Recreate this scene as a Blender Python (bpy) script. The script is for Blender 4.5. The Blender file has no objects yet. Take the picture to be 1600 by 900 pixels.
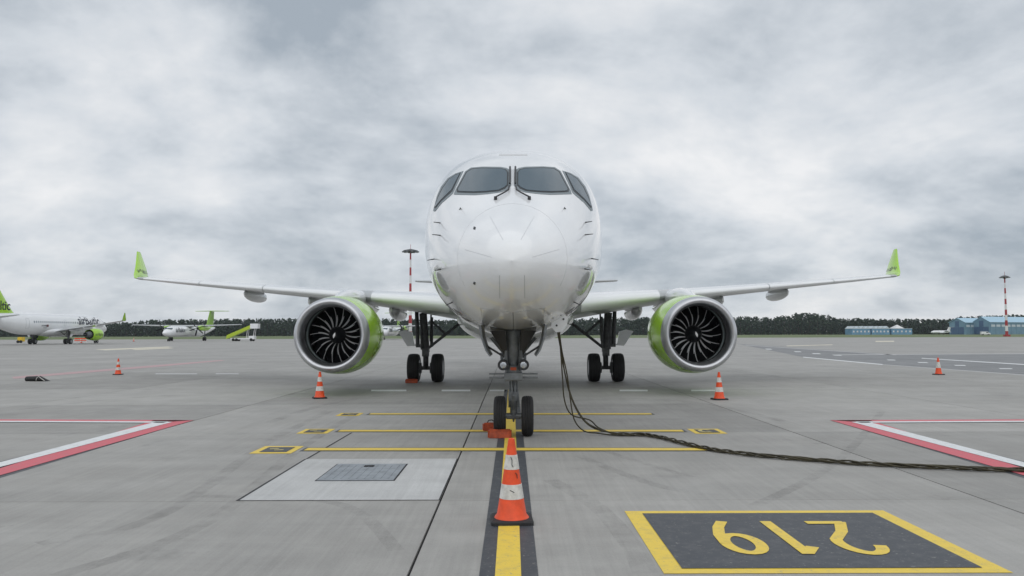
import bpy, bmesh, math, random
from mathutils import Vector, Matrix
from mathutils.bvhtree import BVHTree
random.seed(7)
R = math.radians
S = bpy.context.scene
C = S.collection
# ------------------------------------------------------------------ camera
F = 1244.4                       # focal length in photo pixels (28 mm on 36 mm)
CAMZ = 1.80
PITCH = math.atan(70.5 / F)
ROLL = R(0.16)
CM = Matrix.Rotation(math.pi / 2 + PITCH, 3, 'X') @ Matrix.Rotation(-ROLL, 3, 'Z')
cd = bpy.data.cameras.new('camera'); cam = bpy.data.objects.new('camera', cd); C.objects.link(cam)
cd.sensor_width = 36; cd.lens = 28; cd.clip_start = 0.1; cd.clip_end = 8000
cam.matrix_world = Matrix.Translation((0, 0, CAMZ)) @ CM.to_4x4()
S.camera = cam
# ------------------------------------------------------------------ sky
SUN_EL, SUN_AZ = R(62), R(190)     # azimuth measured clockwise from +Y
w = bpy.data.worlds.new('World'); S.world = w; w.use_nodes = True
nt = w.node_tree; nt.nodes.clear()
N = nt.nodes.new; L = nt.links.new
out = N('ShaderNodeOutputWorld'); bg = N('ShaderNodeBackground'); L(bg.outputs[0], out.inputs[0])
tc = N('ShaderNodeTexCoord'); sep = N('ShaderNodeSeparateXYZ'); L(tc.outputs['Generated'], sep.inputs[0])
def wm(op, a, b=None, c=None):
    n = N('ShaderNodeMath'); n.operation = op
    for i, v in enumerate((a, b, c)):
        if v is None: continue
        if isinstance(v, (int, float)): n.inputs[i].default_value = v
        else: L(v, n.inputs[i])
    return n.outputs[0]
den = wm('ADD', wm('MAXIMUM', sep.outputs[2], 0.0), 0.33)
cmb = N('ShaderNodeCombineXYZ'); L(wm('DIVIDE', sep.outputs[0], den), cmb.inputs[0]); L(wm('DIVIDE', sep.outputs[1], den), cmb.inputs[1])
mp = N('ShaderNodeMapping'); L(cmb.outputs[0], mp.inputs[0]); mp.inputs['Location'].default_value = (18.75, 4.5, 0.4); mp.inputs['Scale'].default_value = (0.85, 0.85, 1)
n1 = N('ShaderNodeTexNoise'); L(mp.outputs[0], n1.inputs[0]); n1.inputs['Scale'].default_value = 1.5; n1.inputs['Detail'].default_value = 9; n1.inputs['Roughness'].default_value = 0.56; n1.inputs['Distortion'].default_value = 0.35
n2 = N('ShaderNodeTexNoise'); L(mp.outputs[0], n2.inputs[0]); n2.inputs['Scale'].default_value = 4.6; n2.inputs['Detail'].default_value = 8; n2.inputs['Roughness'].default_value = 0.6
mixv = wm('ADD', wm('MULTIPLY', n1.outputs[0], 0.7), wm('MULTIPLY', n2.outputs[0], 0.3))
rp = N('ShaderNodeValToRGB'); L(mixv, rp.inputs[0])
e = rp.color_ramp.elements
e[0].position = 0.36; e[0].color = (0.39, 0.445, 0.505, 1)
e[1].position = 0.615; e[1].color = (0.92, 0.925, 0.935, 1)
m_ = e.new(0.49); m_.color = (0.69, 0.73, 0.775, 1)
sky = N('ShaderNodeTexSky'); sky.sky_type = 'NISHITA'; sky.sun_disc = False; sky.sun_elevation = SUN_EL; sky.sun_rotation = SUN_AZ
sks = N('ShaderNodeVectorMath'); sks.operation = 'SCALE'; L(sky.outputs[0], sks.inputs[0]); sks.inputs['Scale'].default_value = 0.08
mx = N('ShaderNodeMixRGB'); mx.inputs[0].default_value = 0.93; L(sks.outputs[0], mx.inputs[1]); L(rp.outputs[0], mx.inputs[2])
L(mx.outputs[0], bg.inputs[0]); bg.inputs[1].default_value = 1.0
# ------------------------------------------------------------------ sun (overcast: weak and very soft)
sl = bpy.data.lights.new('sun', 'SUN'); sl.energy = 1.0; sl.angle = R(100); sl.color = (1, 0.97, 0.93)
so = bpy.data.objects.new('sun', sl); C.objects.link(so)
sd = Vector((math.sin(SUN_AZ) * math.cos(SUN_EL), math.cos(SUN_AZ) * math.cos(SUN_EL), math.sin(SUN_EL)))
so.rotation_euler = sd.to_track_quat('Z', 'Y').to_euler(); so.location = (0, -10, 40)
S.view_settings.view_transform = 'Standard'; S.view_settings.look = 'None'
S.view_settings.exposure = 0.0; S.view_settings.gamma = 1; S.view_settings.use_curve_mapping = False
S.render.engine = 'CYCLES'

# ------------------------------------------------------------------ measuring helpers
def ray(px, py):
    return (CM @ Vector(((px - 800) / F, (450 - py) / F, -1))).normalized()
def gnd(px, py, z=0.0):
    d = ray(px, py); t = (z - CAMZ) / d.z
    return Vector((d.x * t, d.y * t, z))
def at(px, py, Y):
    d = ray(px, py); t = Y / d.y
    return Vector((d.x * t, Y, CAMZ + d.z * t))

# ------------------------------------------------------------------ materials
M = {}
def mat(name, col, rough=0.5, metal=0.0, coat=0.0, vary=0.0, vscale=3.0, bump=0.0, bscale=40.0, spec=0.5, col2=None):
    m = bpy.data.materials.new(name); m.use_nodes = True; M[name] = m
    t = m.node_tree; b = t.nodes['Principled BSDF']
    b.inputs['Base Color'].default_value = (*col, 1); b.inputs['Roughness'].default_value = rough
    b.inputs['Metallic'].default_value = metal; b.inputs['Coat Weight'].default_value = coat
    b.inputs['Coat Roughness'].default_value = 0.04
    b.inputs['Specular IOR Level'].default_value = spec
    g = t.nodes.new('ShaderNodeTexCoord')
    if vary or col2:
        n = t.nodes.new('ShaderNodeTexNoise'); n.inputs['Scale'].default_value = vscale; n.inputs['Detail'].default_value = 6; n.inputs['Roughness'].default_value = 0.6
        t.links.new(g.outputs['Object'], n.inputs['Vector'])
        r = t.nodes.new('ShaderNodeValToRGB'); t.links.new(n.outputs[0], r.inputs[0])
        c2 = col2 if col2 else tuple(c * (1 - vary) for c in col)
        r.color_ramp.elements[0].position = 0.35; r.color_ramp.elements[0].color = (*c2, 1)
        r.color_ramp.elements[1].position = 0.62; r.color_ramp.elements[1].color = (*col, 1)
        t.links.new(r.outputs[0], b.inputs['Base Color'])
    if bump:
        n = t.nodes.new('ShaderNodeTexNoise'); n.inputs['Scale'].default_value = bscale; n.inputs['Detail'].default_value = 5
        t.links.new(g.outputs['Object'], n.inputs['Vector'])
        bp = t.nodes.new('ShaderNodeBump'); bp.inputs['Strength'].default_value = bump; bp.inputs['Distance'].default_value = 0.02
        t.links.new(n.outputs[0], bp.inputs['Height']); t.links.new(bp.outputs[0], b.inputs['Normal'])
    return m
mat('white_paint', (0.84, 0.855, 0.87), 0.22, 0, 1.0, vary=0.05, vscale=0.8)
mat('wing_grey', (0.42, 0.44, 0.45), 0.3, 0, 0.3, vary=0.10, vscale=1.2)
mat('polished_metal', (0.60, 0.61, 0.63), 0.36, 1.0, vary=0.08, vscale=4)
mat('lime_paint', (0.36, 0.66, 0.008), 0.2, 0, 0.6, vary=0.05)
mat('lime_dark', (0.22, 0.42, 0.03), 0.35, 0, 0.2)
mat('glass', (0.065, 0.10, 0.125), 0.07, 0, 0.0, spec=0.75)
mat('frame_grey', (0.22, 0.255, 0.275), 0.5, spec=0.3)
mat('seal_black', (0.03, 0.035, 0.04), 0.5)
mat('seam_pale', (0.6, 0.61, 0.62), 0.5)
mat('seam', (0.38, 0.40, 0.42), 0.5)
mat('black_metal', (0.025, 0.025, 0.028), 0.4)
mat('fan_dark', (0.012, 0.013, 0.015), 0.35, 0.3)
mat('fan_edge', (0.86, 0.86, 0.87), 0.4, 0.4)
mat('liner', (0.34, 0.40, 0.40), 0.5)
mat('liner_dark', (0.03, 0.033, 0.036), 0.5)
mat('white_mark', (0.85, 0.85, 0.85), 0.4)
mat('tyre', (0.014, 0.014, 0.015), 0.75, bump=0.2, bscale=60)
mat('gear_grey', (0.20, 0.215, 0.225), 0.4, 0.2, vary=0.35, vscale=8)
mat('gear_dark', (0.10, 0.103, 0.108), 0.5, 0.2, vary=0.4, vscale=9)
mat('hub', (0.35, 0.36, 0.37), 0.4, 0.5)
mat('lamp_glass', (0.5, 0.52, 0.55), 0.15, 0.7)
mat('navy', (0.012, 0.016, 0.03), 0.4)
mat('cone_orange', (0.85, 0.085, 0.015), 0.45, vary=0.22, vscale=9)
mat('cone_white', (0.72, 0.71, 0.67), 0.5, vary=0.3, vscale=14)
mat('rubber', (0.02, 0.02, 0.022), 0.7, bump=0.2)
mat('chock_orange', (0.42, 0.06, 0.012), 0.55, vary=0.45, vscale=10)
mat('cable', (0.055, 0.046, 0.02), 0.55, vary=0.6, vscale=6)
mat('flag_maroon', (0.12, 0.01, 0.02), 0.5)
mat('mast_red', (0.36, 0.03, 0.035), 0.5)
mat('mast_white', (0.72, 0.72, 0.72), 0.5)
mat('hangar_wall', (0.17, 0.30, 0.40), 0.6, vary=0.15, vscale=0.3)
mat('low_blue', (0.16, 0.33, 0.50), 0.6, vary=0.2, vscale=0.3)
mat('hangar_door', (0.06, 0.12, 0.22), 0.5)
mat('hangar_roof', (0.36, 0.56, 0.70), 0.45)
mat('pale_roof', (0.55, 0.62, 0.66), 0.5)
mat('stair_green', (0.42, 0.55, 0.03), 0.45)
mat('yellow_kit', (0.70, 0.48, 0.03), 0.5)
mat('trunk', (0.06, 0.045, 0.035), 0.9)
mat('steel_cover', (0.33, 0.36, 0.39), 0.45, 0.3, vary=0.25, vscale=5)
mat('sealant', (0.018, 0.018, 0.02), 0.7)

def leafmat():
    m = mat('leaf', (0.035, 0.055, 0.035), 0.8); t = m.node_tree; b = t.nodes['Principled BSDF']
    g = t.nodes.new('ShaderNodeNewGeometry'); r = t.nodes.new('ShaderNodeValToRGB')
    t.links.new(g.outputs['Random Per Island'], r.inputs[0])
    r.color_ramp.elements[0].color = (0.022, 0.042, 0.032, 1); r.color_ramp.elements[1].color = (0.062, 0.095, 0.052, 1)
    t.links.new(r.outputs[0], b.inputs['Base Color'])
leafmat()

def concrete(name, base, joints=False, asphalt=False):
    m = bpy.data.materials.new(name); m.use_nodes = True; M[name] = m
    t = m.node_tree; b = t.nodes['Principled BSDF']; n = t.nodes.new; l = t.links.new
    geo = n('ShaderNodeNewGeometry')
    def noise(scale, vec=None, detail=6, rough=0.6, sc=(1, 1, 1)):
        mpn = n('ShaderNodeMapping'); l(geo.outputs['Position'], mpn.inputs[0]); mpn.inputs['Scale'].default_value = sc
        k = n('ShaderNodeTexNoise'); k.inputs['Scale'].default_value = scale; k.inputs['Detail'].default_value = detail; k.inputs['Roughness'].default_value = rough
        l(mpn.outputs[0], k.inputs['Vector']); return k.outputs[0]
    def math_(op, a, c):
        k = n('ShaderNodeMath'); k.operation = op
        for i, v in enumerate((a, c)):
            if isinstance(v, (int, float)): k.inputs[i].default_value = v
            else: l(v, k.inputs[i])
        return k.outputs[0]
    def rng(v, a, b2, lo, hi):
        k = n('ShaderNodeMapRange'); l(v, k.inputs[0]); k.inputs[1].default_value = a; k.inputs[2].default_value = b2; k.inputs[3].default_value = lo; k.inputs[4].default_value = hi
        return k.outputs[0]
    big = rng(noise(0.16, detail=5), 0.3, 0.7, 0.86, 1.10)
    mid = rng(noise(1.3, detail=7, rough=0.7), 0.3, 0.7, 0.90, 1.07)
    streak = rng(noise(1.0, sc=(14, 0.35, 1), detail=6, rough=0.75), 0.3, 0.7, 0.90, 1.09)
    cross = rng(noise(1.0, sc=(0.12, 2.2, 1), detail=5, rough=0.65), 0.3, 0.7, 0.93, 1.05)
    fine = rng(noise(55, detail=3), 0.3, 0.7, 0.93, 1.06)
    stain = rng(noise(0.55, detail=8, rough=0.75), 0.58, 0.72, 1.0, 0.74)
    v = math_('MULTIPLY', math_('MULTIPLY', math_('MULTIPLY', big, mid), math_('MULTIPLY', streak, fine)), math_('MULTIPLY', stain, cross))
    spots = rng(noise(2.6, detail=9, rough=0.65), 0.66, 0.74, 1.0, 0.70)
    v = math_('MULTIPLY', v, spots)
    oi = n('ShaderNodeObjectInfo')
    v = math_('MULTIPLY', v, rng(oi.outputs['Random'], 0, 1, 0.87, 1.10))
    if joints:
        br = n('ShaderNodeTexBrick'); mpn = n('ShaderNodeMapping'); l(geo.outputs['Position'], mpn.inputs[0])
        mpn.inputs['Location'].default_value = (0.78, -8.7, 0); l(mpn.outputs[0], br.inputs['Vector'])
        br.offset = 0; br.inputs['Scale'].default_value = 1; br.inputs['Brick Width'].default_value = 5.85; br.inputs['Row Height'].default_value = 5.85
        br.inputs['Mortar Size'].default_value = 0.012; br.inputs['Color1'].default_value = (1, 1, 1, 1); br.inputs['Color2'].default_value = (.93, .93, .93, 1); br.inputs['Mortar'].default_value = (.3, .3, .3, 1)
        sx = n('ShaderNodeSeparateColor'); l(br.outputs[0], sx.inputs[0]); v = math_('MULTIPLY', v, sx.outputs[0])
    vm = n('ShaderNodeVectorMath'); vm.operation = 'SCALE'; vm.inputs[0].default_value = base; l(v, vm.inputs['Scale'])
    l(vm.outputs[0], b.inputs['Base Color'])
    l(rng(noise(0.8, detail=6), 0.3, 0.7, 0.55, 0.78), b.inputs['Roughness'])
    bp = n('ShaderNodeBump'); bp.inputs['Strength'].default_value = 0.12; bp.inputs['Distance'].default_value = 0.004
    l(noise(70, detail=4), bp.inputs['Height']); l(bp.outputs[0], b.inputs['Normal'])
    return m
concrete('concrete', (0.332, 0.325, 0.308)); concrete('concrete_far', (0.332, 0.325, 0.31), joints=True)
concrete('concrete_patch', (0.50, 0.505, 0.50)); concrete('asphalt', (0.20, 0.205, 0.21))

def paint(name, col, wear=0.4):
    m = bpy.data.materials.new(name); m.use_nodes = True; M[name] = m
    t = m.node_tree; b = t.nodes['Principled BSDF']; n = t.nodes.new; l = t.links.new
    geo = n('ShaderNodeNewGeometry')
    k = n('ShaderNodeTexNoise'); k.inputs['Scale'].default_value = 7; k.inputs['Detail'].default_value = 9; k.inputs['Roughness'].default_value = 0.75; l(geo.outputs['Position'], k.inputs['Vector'])
    r = n('ShaderNodeValToRGB'); l(k.outputs[0], r.inputs[0])
    r.color_ramp.elements[0].position = 0.30; r.color_ramp.elements[0].color = tuple(c * (1 - wear) + 0.2 * wear for c in col) + (1,)
    r.color_ramp.elements[1].position = 0.52; r.color_ramp.elements[1].color = (*col, 1)
    k2 = n('ShaderNodeTexNoise'); k2.inputs['Scale'].default_value = 26; k2.inputs['Detail'].default_value = 8; k2.inputs['Roughness'].default_value = 0.7; l(geo.outputs['Position'], k2.inputs['Vector'])
    r2 = n('ShaderNodeValToRGB'); l(k2.outputs[0], r2.inputs[0]); r2.color_ramp.elements[0].position = 0.60; r2.color_ramp.elements[0].color = (0, 0, 0, 1); r2.color_ramp.elements[1].position = 0.66; r2.color_ramp.elements[1].color = (.75, .75, .75, 1)
    mxx = n('ShaderNodeMixRGB'); l(r2.outputs[0], mxx.inputs[0]); l(r.outputs[0], mxx.inputs[1]); mxx.inputs[2].default_value = (0.27, 0.265, 0.25, 1)
    l(mxx.outputs[0], b.inputs['Base Color']); b.inputs['Roughness'].default_value = 0.55
paint('yellow_paint', (0.80, 0.58, 0.07), 0.3); paint('yellow_faded', (0.58, 0.50, 0.20), 0.5); paint('black_paint', (0.050, 0.056, 0.066), 0.3)
paint('white_line', (0.72, 0.74, 0.75), 0.3); paint('white_faded', (0.50, 0.50, 0.50), 0.5); paint('red_paint', (0.62, 0.10, 0.13), 0.35); paint('pink_faded', (0.45, 0.28, 0.29), 0.6); paint('cream_mark', (0.62, 0.58, 0.46), 0.4)

def grassmat():
    m = mat('grass', (0.10, 0.13, 0.05), 0.9); t = m.node_tree; b = t.nodes['Principled BSDF']; n = t.nodes.new; l = t.links.new
    geo = n('ShaderNodeNewGeometry'); k = n('ShaderNodeTexNoise'); k.inputs['Scale'].default_value = 0.05; k.inputs['Detail'].default_value = 9; l(geo.outputs['Position'], k.inputs['Vector'])
    r = n('ShaderNodeValToRGB'); l(k.outputs[0], r.inputs[0])
    r.color_ramp.elements[0].position = .35; r.color_ramp.elements[0].color = (0.085, 0.125, 0.045, 1); r.color_ramp.elements[1].position = .65; r.color_ramp.elements[1].color = (0.15, 0.18, 0.07, 1)
    l(r.outputs[0], b.inputs['Base Color'])
grassmat()

# ------------------------------------------------------------------ mesh builder
class MB:
    def __init__(s): s.v = []; s.f = []; s.m = []
    def add(s, vs, fs, mi=0):
        o = len(s.v); s.v += [tuple(v) for v in vs]
        for f in fs: s.f.append(tuple(i + o for i in f)); s.m.append(mi)
        return s
    def box(s, x0, x1, y0, y1, z0, z1, mi=0):
        v = [(x, y, z) for z in (z0, z1) for y in (y0, y1) for x in (x0, x1)]
        return s.add(v, [(0, 2, 3, 1), (4, 5, 7, 6), (0, 1, 5, 4), (2, 6, 7, 3), (0, 4, 6, 2), (1, 3, 7, 5)], mi)
    def obox(s, c, ax, ay, az, hx, hy, hz, mi=0):
        c = Vector(c); ax, ay, az = Vector(ax).normalized() * hx, Vector(ay).normalized() * hy, Vector(az).normalized() * hz
        v = [c + ax * i + ay * j + az * k for k in (-1, 1) for j in (-1, 1) for i in (-1, 1)]
        return s.add(v, [(0, 2, 3, 1), (4, 5, 7, 6), (0, 1, 5, 4), (2, 6, 7, 3), (0, 4, 6, 2), (1, 3, 7, 5)], mi)
    def rings(s, rs, caps=True, mi=0, closed=True):
        n = len(rs[0]); vs = [p for r in rs for p in r]; fs = []
        for i in range(len(rs) - 1):
            for j in range(n if closed else n - 1):
                k = (j + 1) % n; fs.append((i * n + j, i * n + k, (i + 1) * n + k, (i + 1) * n + j))
        if caps and closed: fs.append(tuple(range(n - 1, -1, -1))); fs.append(tuple(range((len(rs) - 1) * n, len(rs) * n)))
        return s.add(vs, fs, mi)
    def tube(s, pts, r, n=8, mi=0, caps=True):
        pts = [Vector(p) for p in pts]; rr = r if isinstance(r, (list, tuple)) else [r] * len(pts); rs = []
        up = Vector((0.13, 0.31, 0.94))
        for i, p in enumerate(pts):
            d = (pts[min(i + 1, len(pts) - 1)] - pts[max(i - 1, 0)]).normalized()
            a = d.cross(up)
            if a.length < 0.05: a = d.cross(Vector((1, 0, 0)))
            a.normalize(); b = d.cross(a)
            rs.append([p + (a * math.cos(2 * math.pi * k / n) + b * math.sin(2 * math.pi * k / n)) * rr[i] for k in range(n)])
        return s.rings(rs, caps, mi)
    def lathe(s, prof, c=(0, 0, 0), axis='Y', n=48, caps=False, mi=0):
        c = Vector(c); rs = []
        for (a, r) in prof:
            ring = []
            for k in range(n):
                t = 2 * math.pi * k / n; u, v = r * math.cos(t), r * math.sin(t)
                ring.append(c + (Vector((u, a, v)) if axis == 'Y' else Vector((a, u, v)) if axis == 'X' else Vector((u, v, a))))
            rs.append(ring)
        return s.rings(rs, caps, mi)
    def build(s, name, mats, parent=None, smooth=None, bevel=0):
        me = bpy.data.meshes.new(name); me.from_pydata(s.v, [], s.f)
        ms = mats if isinstance(mats, (list, tuple)) else [mats]
        for k in ms: me.materials.append(M[k])
        me.polygons.foreach_set('material_index', s.m)
        bm = bmesh.new(); bm.from_mesh(me); bmesh.ops.remove_doubles(bm, verts=bm.verts, dist=1e-5)
        if bevel: bmesh.ops.bevel(bm, geom=list(bm.edges), offset=bevel, segments=2, affect='EDGES', profile=0.5)
        bmesh.ops.recalc_face_normals(bm, faces=bm.faces); bm.to_mesh(me); bm.free()
        if smooth is not None:
            for p in me.polygons: p.use_smooth = True
            me.set_sharp_from_angle(angle=R(smooth))
        o = bpy.data.objects.new(name, me); C.objects.link(o)
        if parent: o.parent = parent
        return o
def tag(o, label, cat, group=None):
    o['label'] = label; o['category'] = cat
    if group: o['group'] = group
    return o
def thing(name, label, cat, loc=(0, 0, 0), rz=0, group=None):
    o = bpy.data.objects.new(name, None); C.objects.link(o); o.location = loc; o.rotation_euler.z = rz
    return tag(o, label, cat, group)
def struct(o, kind='structure'): o['kind'] = kind; return o
def copy_tree(o, parent=None):
    c = o.copy(); C.objects.link(c)
    if parent: c.parent = parent
    for ch in o.children: copy_tree(ch, c)
    return c
def interp(tab, x):
    # smooth (Catmull-Rom / Hermite) interpolation through a table
    if x <= tab[0][0]: return tab[0][1]
    if x >= tab[-1][0]: return tab[-1][1]
    for i in range(len(tab) - 1):
        if tab[i][0] <= x <= tab[i + 1][0]:
            x0, y0 = tab[i]; x1, y1 = tab[i + 1]; h = x1 - x0; t = (x - x0) / h
            def sl(k):
                if k == 0: return (tab[1][1] - tab[0][1]) / (tab[1][0] - tab[0][0])
                if k == len(tab) - 1: return (tab[-1][1] - tab[-2][1]) / (tab[-1][0] - tab[-2][0])
                a = (tab[k][1] - tab[k - 1][1]) / (tab[k][0] - tab[k - 1][0]); b = (tab[k + 1][1] - tab[k][1]) / (tab[k + 1][0] - tab[k][0])
                return 0 if a * b <= 0 else 2 * a * b / (a + b)
            m0, m1 = sl(i) * h, sl(i + 1) * h
            return (2*t**3-3*t*t+1)*y0 + (t**3-2*t*t+t)*m0 + (-2*t**3+3*t*t)*y1 + (t**3-t*t)*m1
def text2d(s, size, bold=0.0):
    cu = bpy.data.curves.new('lettering', 'FONT'); cu.body = s; cu.size = size; cu.align_x = 'CENTER'; cu.align_y = 'CENTER'; cu.offset = bold
    o = bpy.data.objects.new('lettering', cu); C.objects.link(o)
    dg = bpy.context.evaluated_depsgraph_get(); me = bpy.data.meshes.new_from_object(o.evaluated_get(dg))
    bpy.data.objects.remove(o)
    bm = bmesh.new(); bm.from_mesh(me); bpy.data.meshes.remove(me)
    bmesh.ops.triangulate(bm, faces=bm.faces)
    ys = [v.co.y for v in bm.verts]; lo, hi = min(ys), max(ys)
    for k in range(1, 6):
        bmesh.ops.bisect_plane(bm, geom=bm.verts[:] + bm.edges[:] + bm.faces[:], plane_co=(0, lo + (hi - lo) * k / 6, 0), plane_no=(0, 1, 0))
    vs = [(v.co.x, v.co.y) for v in bm.verts]; bm.verts.index_update(); fs = [tuple(v.index for v in f.verts) for f in bm.faces]; bm.free()
    return vs, fs

# ================================================================== GROUND
g = MB().box(-4000, 4000, -300, 6000, -2, -0.05).build('ground', 'grass'); struct(g)
APX0, APX1, APY1 = -330, 330, 275
CX = [-0.78 + 5.85 * k for k in range(-5, 7)]; RY = [8.7 + 5.85 * k for k in range(-2, 6)]
apm = MB()
apm.box(APX0, APX1, -60, APY1, -0.045, -0.03)                                  # bed below the slabs
apron = apm.build('apron', 'sealant'); struct(apron)
fm = MB()
for (x0, x1, y0, y1) in ((APX0, APX1, RY[-1] + .01, APY1), (APX0, CX[0] - .01, -60, RY[-1]), (CX[-1] + .01, APX1, -60, RY[-1]), (CX[0], CX[-1], -60, RY[0] - .01)):
    fm.add([(x0, y0, 0), (x1, y0, 0), (x1, y1, 0), (x0, y1, 0)], [(0, 1, 2, 3)])
fm.build('far_paving', 'concrete_far', apron)
sm = None
for i in range(len(CX) - 1):
    for j in range(len(RY) - 1):
        gx = 0.011 if i != 4 and i != 5 else 0.014
        if sm is None:
            o = MB().box(-2.925 + 0.011, 2.925 - 0.011, -2.925 + 0.007, 2.925 - 0.007, -0.029, 0).build('concrete_slab', 'concrete', apron, bevel=0.004); sm = o.data
        else:
            o = bpy.data.objects.new('concrete_slab', sm); C.objects.link(o); o.parent = apron
        o.location = ((CX[i] + CX[i + 1]) / 2, (RY[j] + RY[j + 1]) / 2, 0)
Z1, Z2, Z3 = 0.004, 0.008, 0.012
def sheet(name, pts, m, z=Z1, parent=apron):
    return MB().add([(p[0], p[1], z) for p in pts], [tuple(range(len(pts)))]).build(name, m, parent)
def gpoly(name, pix, m, z=Z1, parent=apron):
    return sheet(name, [gnd(*p) for p in pix], m, z, parent)
def strip(name, a, b, wd, m, z=Z1, parent=apron):
    a, b = Vector(a[:2]), Vector(b[:2]); d = (b - a).normalized(); n = Vector((-d.y, d.x)) * wd / 2
    return sheet(name, [a - n, b - n, b + n, a + n], m, z, parent)
# asphalt taxi lane on the right
gpoly('asphalt_lane', [(1151, 537), (1300, 547.5), (1400, 554), (1900, 551), (1900, 610), (1600, 586), (1379, 569.5), (1255, 558)], 'asphalt', 0.003)
gpoly('lane_edge_line', [(1255, 557.6), (1379, 569), (1379, 570.2), (1255, 558.6)], 'white_line')
gpoly('lane_edge_line', [(1379, 569.4), (1620, 587), (1620, 588), (1379, 570)], 'white_faded')
gpoly('lane_edge_line', [(1440, 559.5), (1620, 570.2), (1620, 571.6), (1440, 560.3)], 'white_line', Z2)
gpoly('lane_edge_line', [(1300, 554.2), (1640, 552.2), (1640, 553.0), (1300, 554.9)], 'white_faded', Z2)
gpoly('lane_edge_line', [(1165, 539), (1400, 554.6), (1400, 555.2), (1165, 539.5)], 'white_faded', Z2)
for (a, b, y) in ((1385, 1397, 562), (1433, 1448, 566), (1490, 1507, 570.5), (1560, 1580, 575.5), (1300, 1313, 554.5), (1268, 1280, 552), (1240, 1250, 549), (1195, 1204, 545)):
    gpoly('lane_dash', [(a, y), (b, y + .2), (b + 3, y + 1.3), (a + 3, y + 1.1)], 'white_line', Z2)
# far marks
strip('stand_boundary_line', (-160, 61, 0), (14, 61, 0), 0.35, 'white_faded')
gpoly('cream_marking', [(148, 546), (262, 541.5), (272, 542.6), (165, 547.5)], 'cream_mark'); gpoly('cream_marking', [(205, 545.8), (262, 543.6), (272, 544.6), (212, 547)], 'cream_mark', Z2)
gpoly('cream_marking', [(1368, 532.6), (1397, 532.3), (1397, 534.2), (1368, 534.4)], 'cream_mark'); gpoly('cream_marking', [(1228, 540), (1300, 538.2), (1302, 539.2), (1230, 541)], 'cream_mark')
gpoly('faded_red_line', [(18, 589), (250, 570), (345, 562.5), (352, 563.5), (255, 572.5), (22, 592)], 'pink_faded')
for (a, b) in ((243, 308), (337, 373)): gpoly('road_dash', [(a, 583.3), (b, 583.3), (b, 585), (a, 585)], 'white_faded')
for (a, b) in ((580, 635), (690, 735), (765, 791), (968, 1012), (1080, 1128)): gpoly('road_dash', [(a, 609), (b, 609), (b, 611.6), (a, 611.6)], 'white_line')
# lead-in line
strip('lead_in_border', (-0.03, 1.5), (-0.03, 25.5), 0.44, 'black_paint')
strip('lead_in_line', (-0.035, 1.5), (-0.035, 25.5), 0.195, 'yellow_paint', Z2)
# stop bars with number boxes
def digit(name, strokes, w_, o, sx, sy, m, z, parent, flip=True):
    mb = MB()
    for si, pts in enumerate(strokes):
        z = z + .0012 * (si > 0)
        P = [Vector((p[0] * sx, p[1] * sy)) for p in pts]; ls = []; rs = []
        for i, p in enumerate(P):
            d = (P[min(i + 1, len(P) - 1)] - P[max(i - 1, 0)]).normalized(); n_ = Vector((-d.y, d.x)) * w_ / 2
            ls.append(p + n_); rs.append(p - n_)
        k = -1 if flip else 1
        vs = [(o[0] + k * p.x, o[1] + k * p.y, z) for p in ls + rs]; n = len(P)
        mb.add(vs, [(i, i + 1, n + i + 1, n + i) for i in range(n - 1)])
    return mb.build(name, m, parent)
def arc(cx, cy, rx, ry, a0, a1, n=14): return [(cx + rx * math.cos(R(a0 + (a1 - a0) * i / n)), cy + ry * math.sin(R(a0 + (a1 - a0) * i / n))) for i in range(n + 1)]
DG = {'2': [arc(0, .22, .24, .26, 170, -30) + [(-.05, -.16), (-.24, -.46), (-.24, -.47)], [(-.28, -.45), (.27, -.45)]],
      '1': [[(-.15, .30), (0.03, .48), (.03, .47)], [(.03, .5), (.03, -.5)]],
      '9': [arc(0, .20, .22, .26, 0, 360, 24), [(.22, .20), (.20, -.05), (.10, -.30), (-.04, -.5)]],
      '3': [arc(0, .22, .22, .24, 150, -90), arc(0, -.22, .24, .24, 90, -150)]}
for (y, a, b, bx) in ((647, 578, 1018, ((526, 567),)), (673.3, 530, 1067, ((467, 521), (1076, 1133))), (702.3, 478, 1105, ((397, 470),))):
    p, q = gnd(a, y), gnd(b, y)
    strip('stop_bar_border', (p.x - .05, p.y), (q.x + .05, q.y), 0.40, 'black_paint', 0.002); strip('stop_bar', p, q, 0.26, 'yellow_paint', 0.006)
    for (u, v) in bx:
        c = gnd((u + v) / 2, y + 0.7); hw = (gnd(v, y).x - gnd(u, y).x) / 2 * 0.86
        bo = sheet('stop_number_box', [(c.x - hw, c.y - hw * 1.25), (c.x + hw, c.y - hw * 1.25), (c.x + hw, c.y + hw * 1.25), (c.x - hw, c.y + hw * 1.25)], 'yellow_paint', Z1)
        sheet('panel', [(c.x - hw * .66, c.y - hw * .82), (c.x + hw * .66, c.y - hw * .82), (c.x + hw * .66, c.y + hw * .82), (c.x - hw * .66, c.y + hw * .82)], 'black_paint', Z2, bo)
        digit('worn_symbol', [arc(.05, 0, .2, .26, 130, -150)] if u > 800 else [[(-.22, .1), (.05, .14)], [(.0, -.12), (.24, -.02)]], .07, (c.x, c.y), .5, .62, 'yellow_faded', Z3, bo)
m = mat('tyre_mark', (0.10, 0.10, 0.10), 0.8); t_ = m.node_tree; pb = t_.nodes['Principled BSDF']; gq = t_.nodes.new('ShaderNodeNewGeometry')
nz = t_.nodes.new('ShaderNodeTexNoise'); nz.inputs['Scale'].default_value = 1.6; nz.inputs['Detail'].default_value = 8; nz.inputs['Roughness'].default_value = .7; t_.links.new(gq.outputs['Position'], nz.inputs['Vector'])
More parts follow.
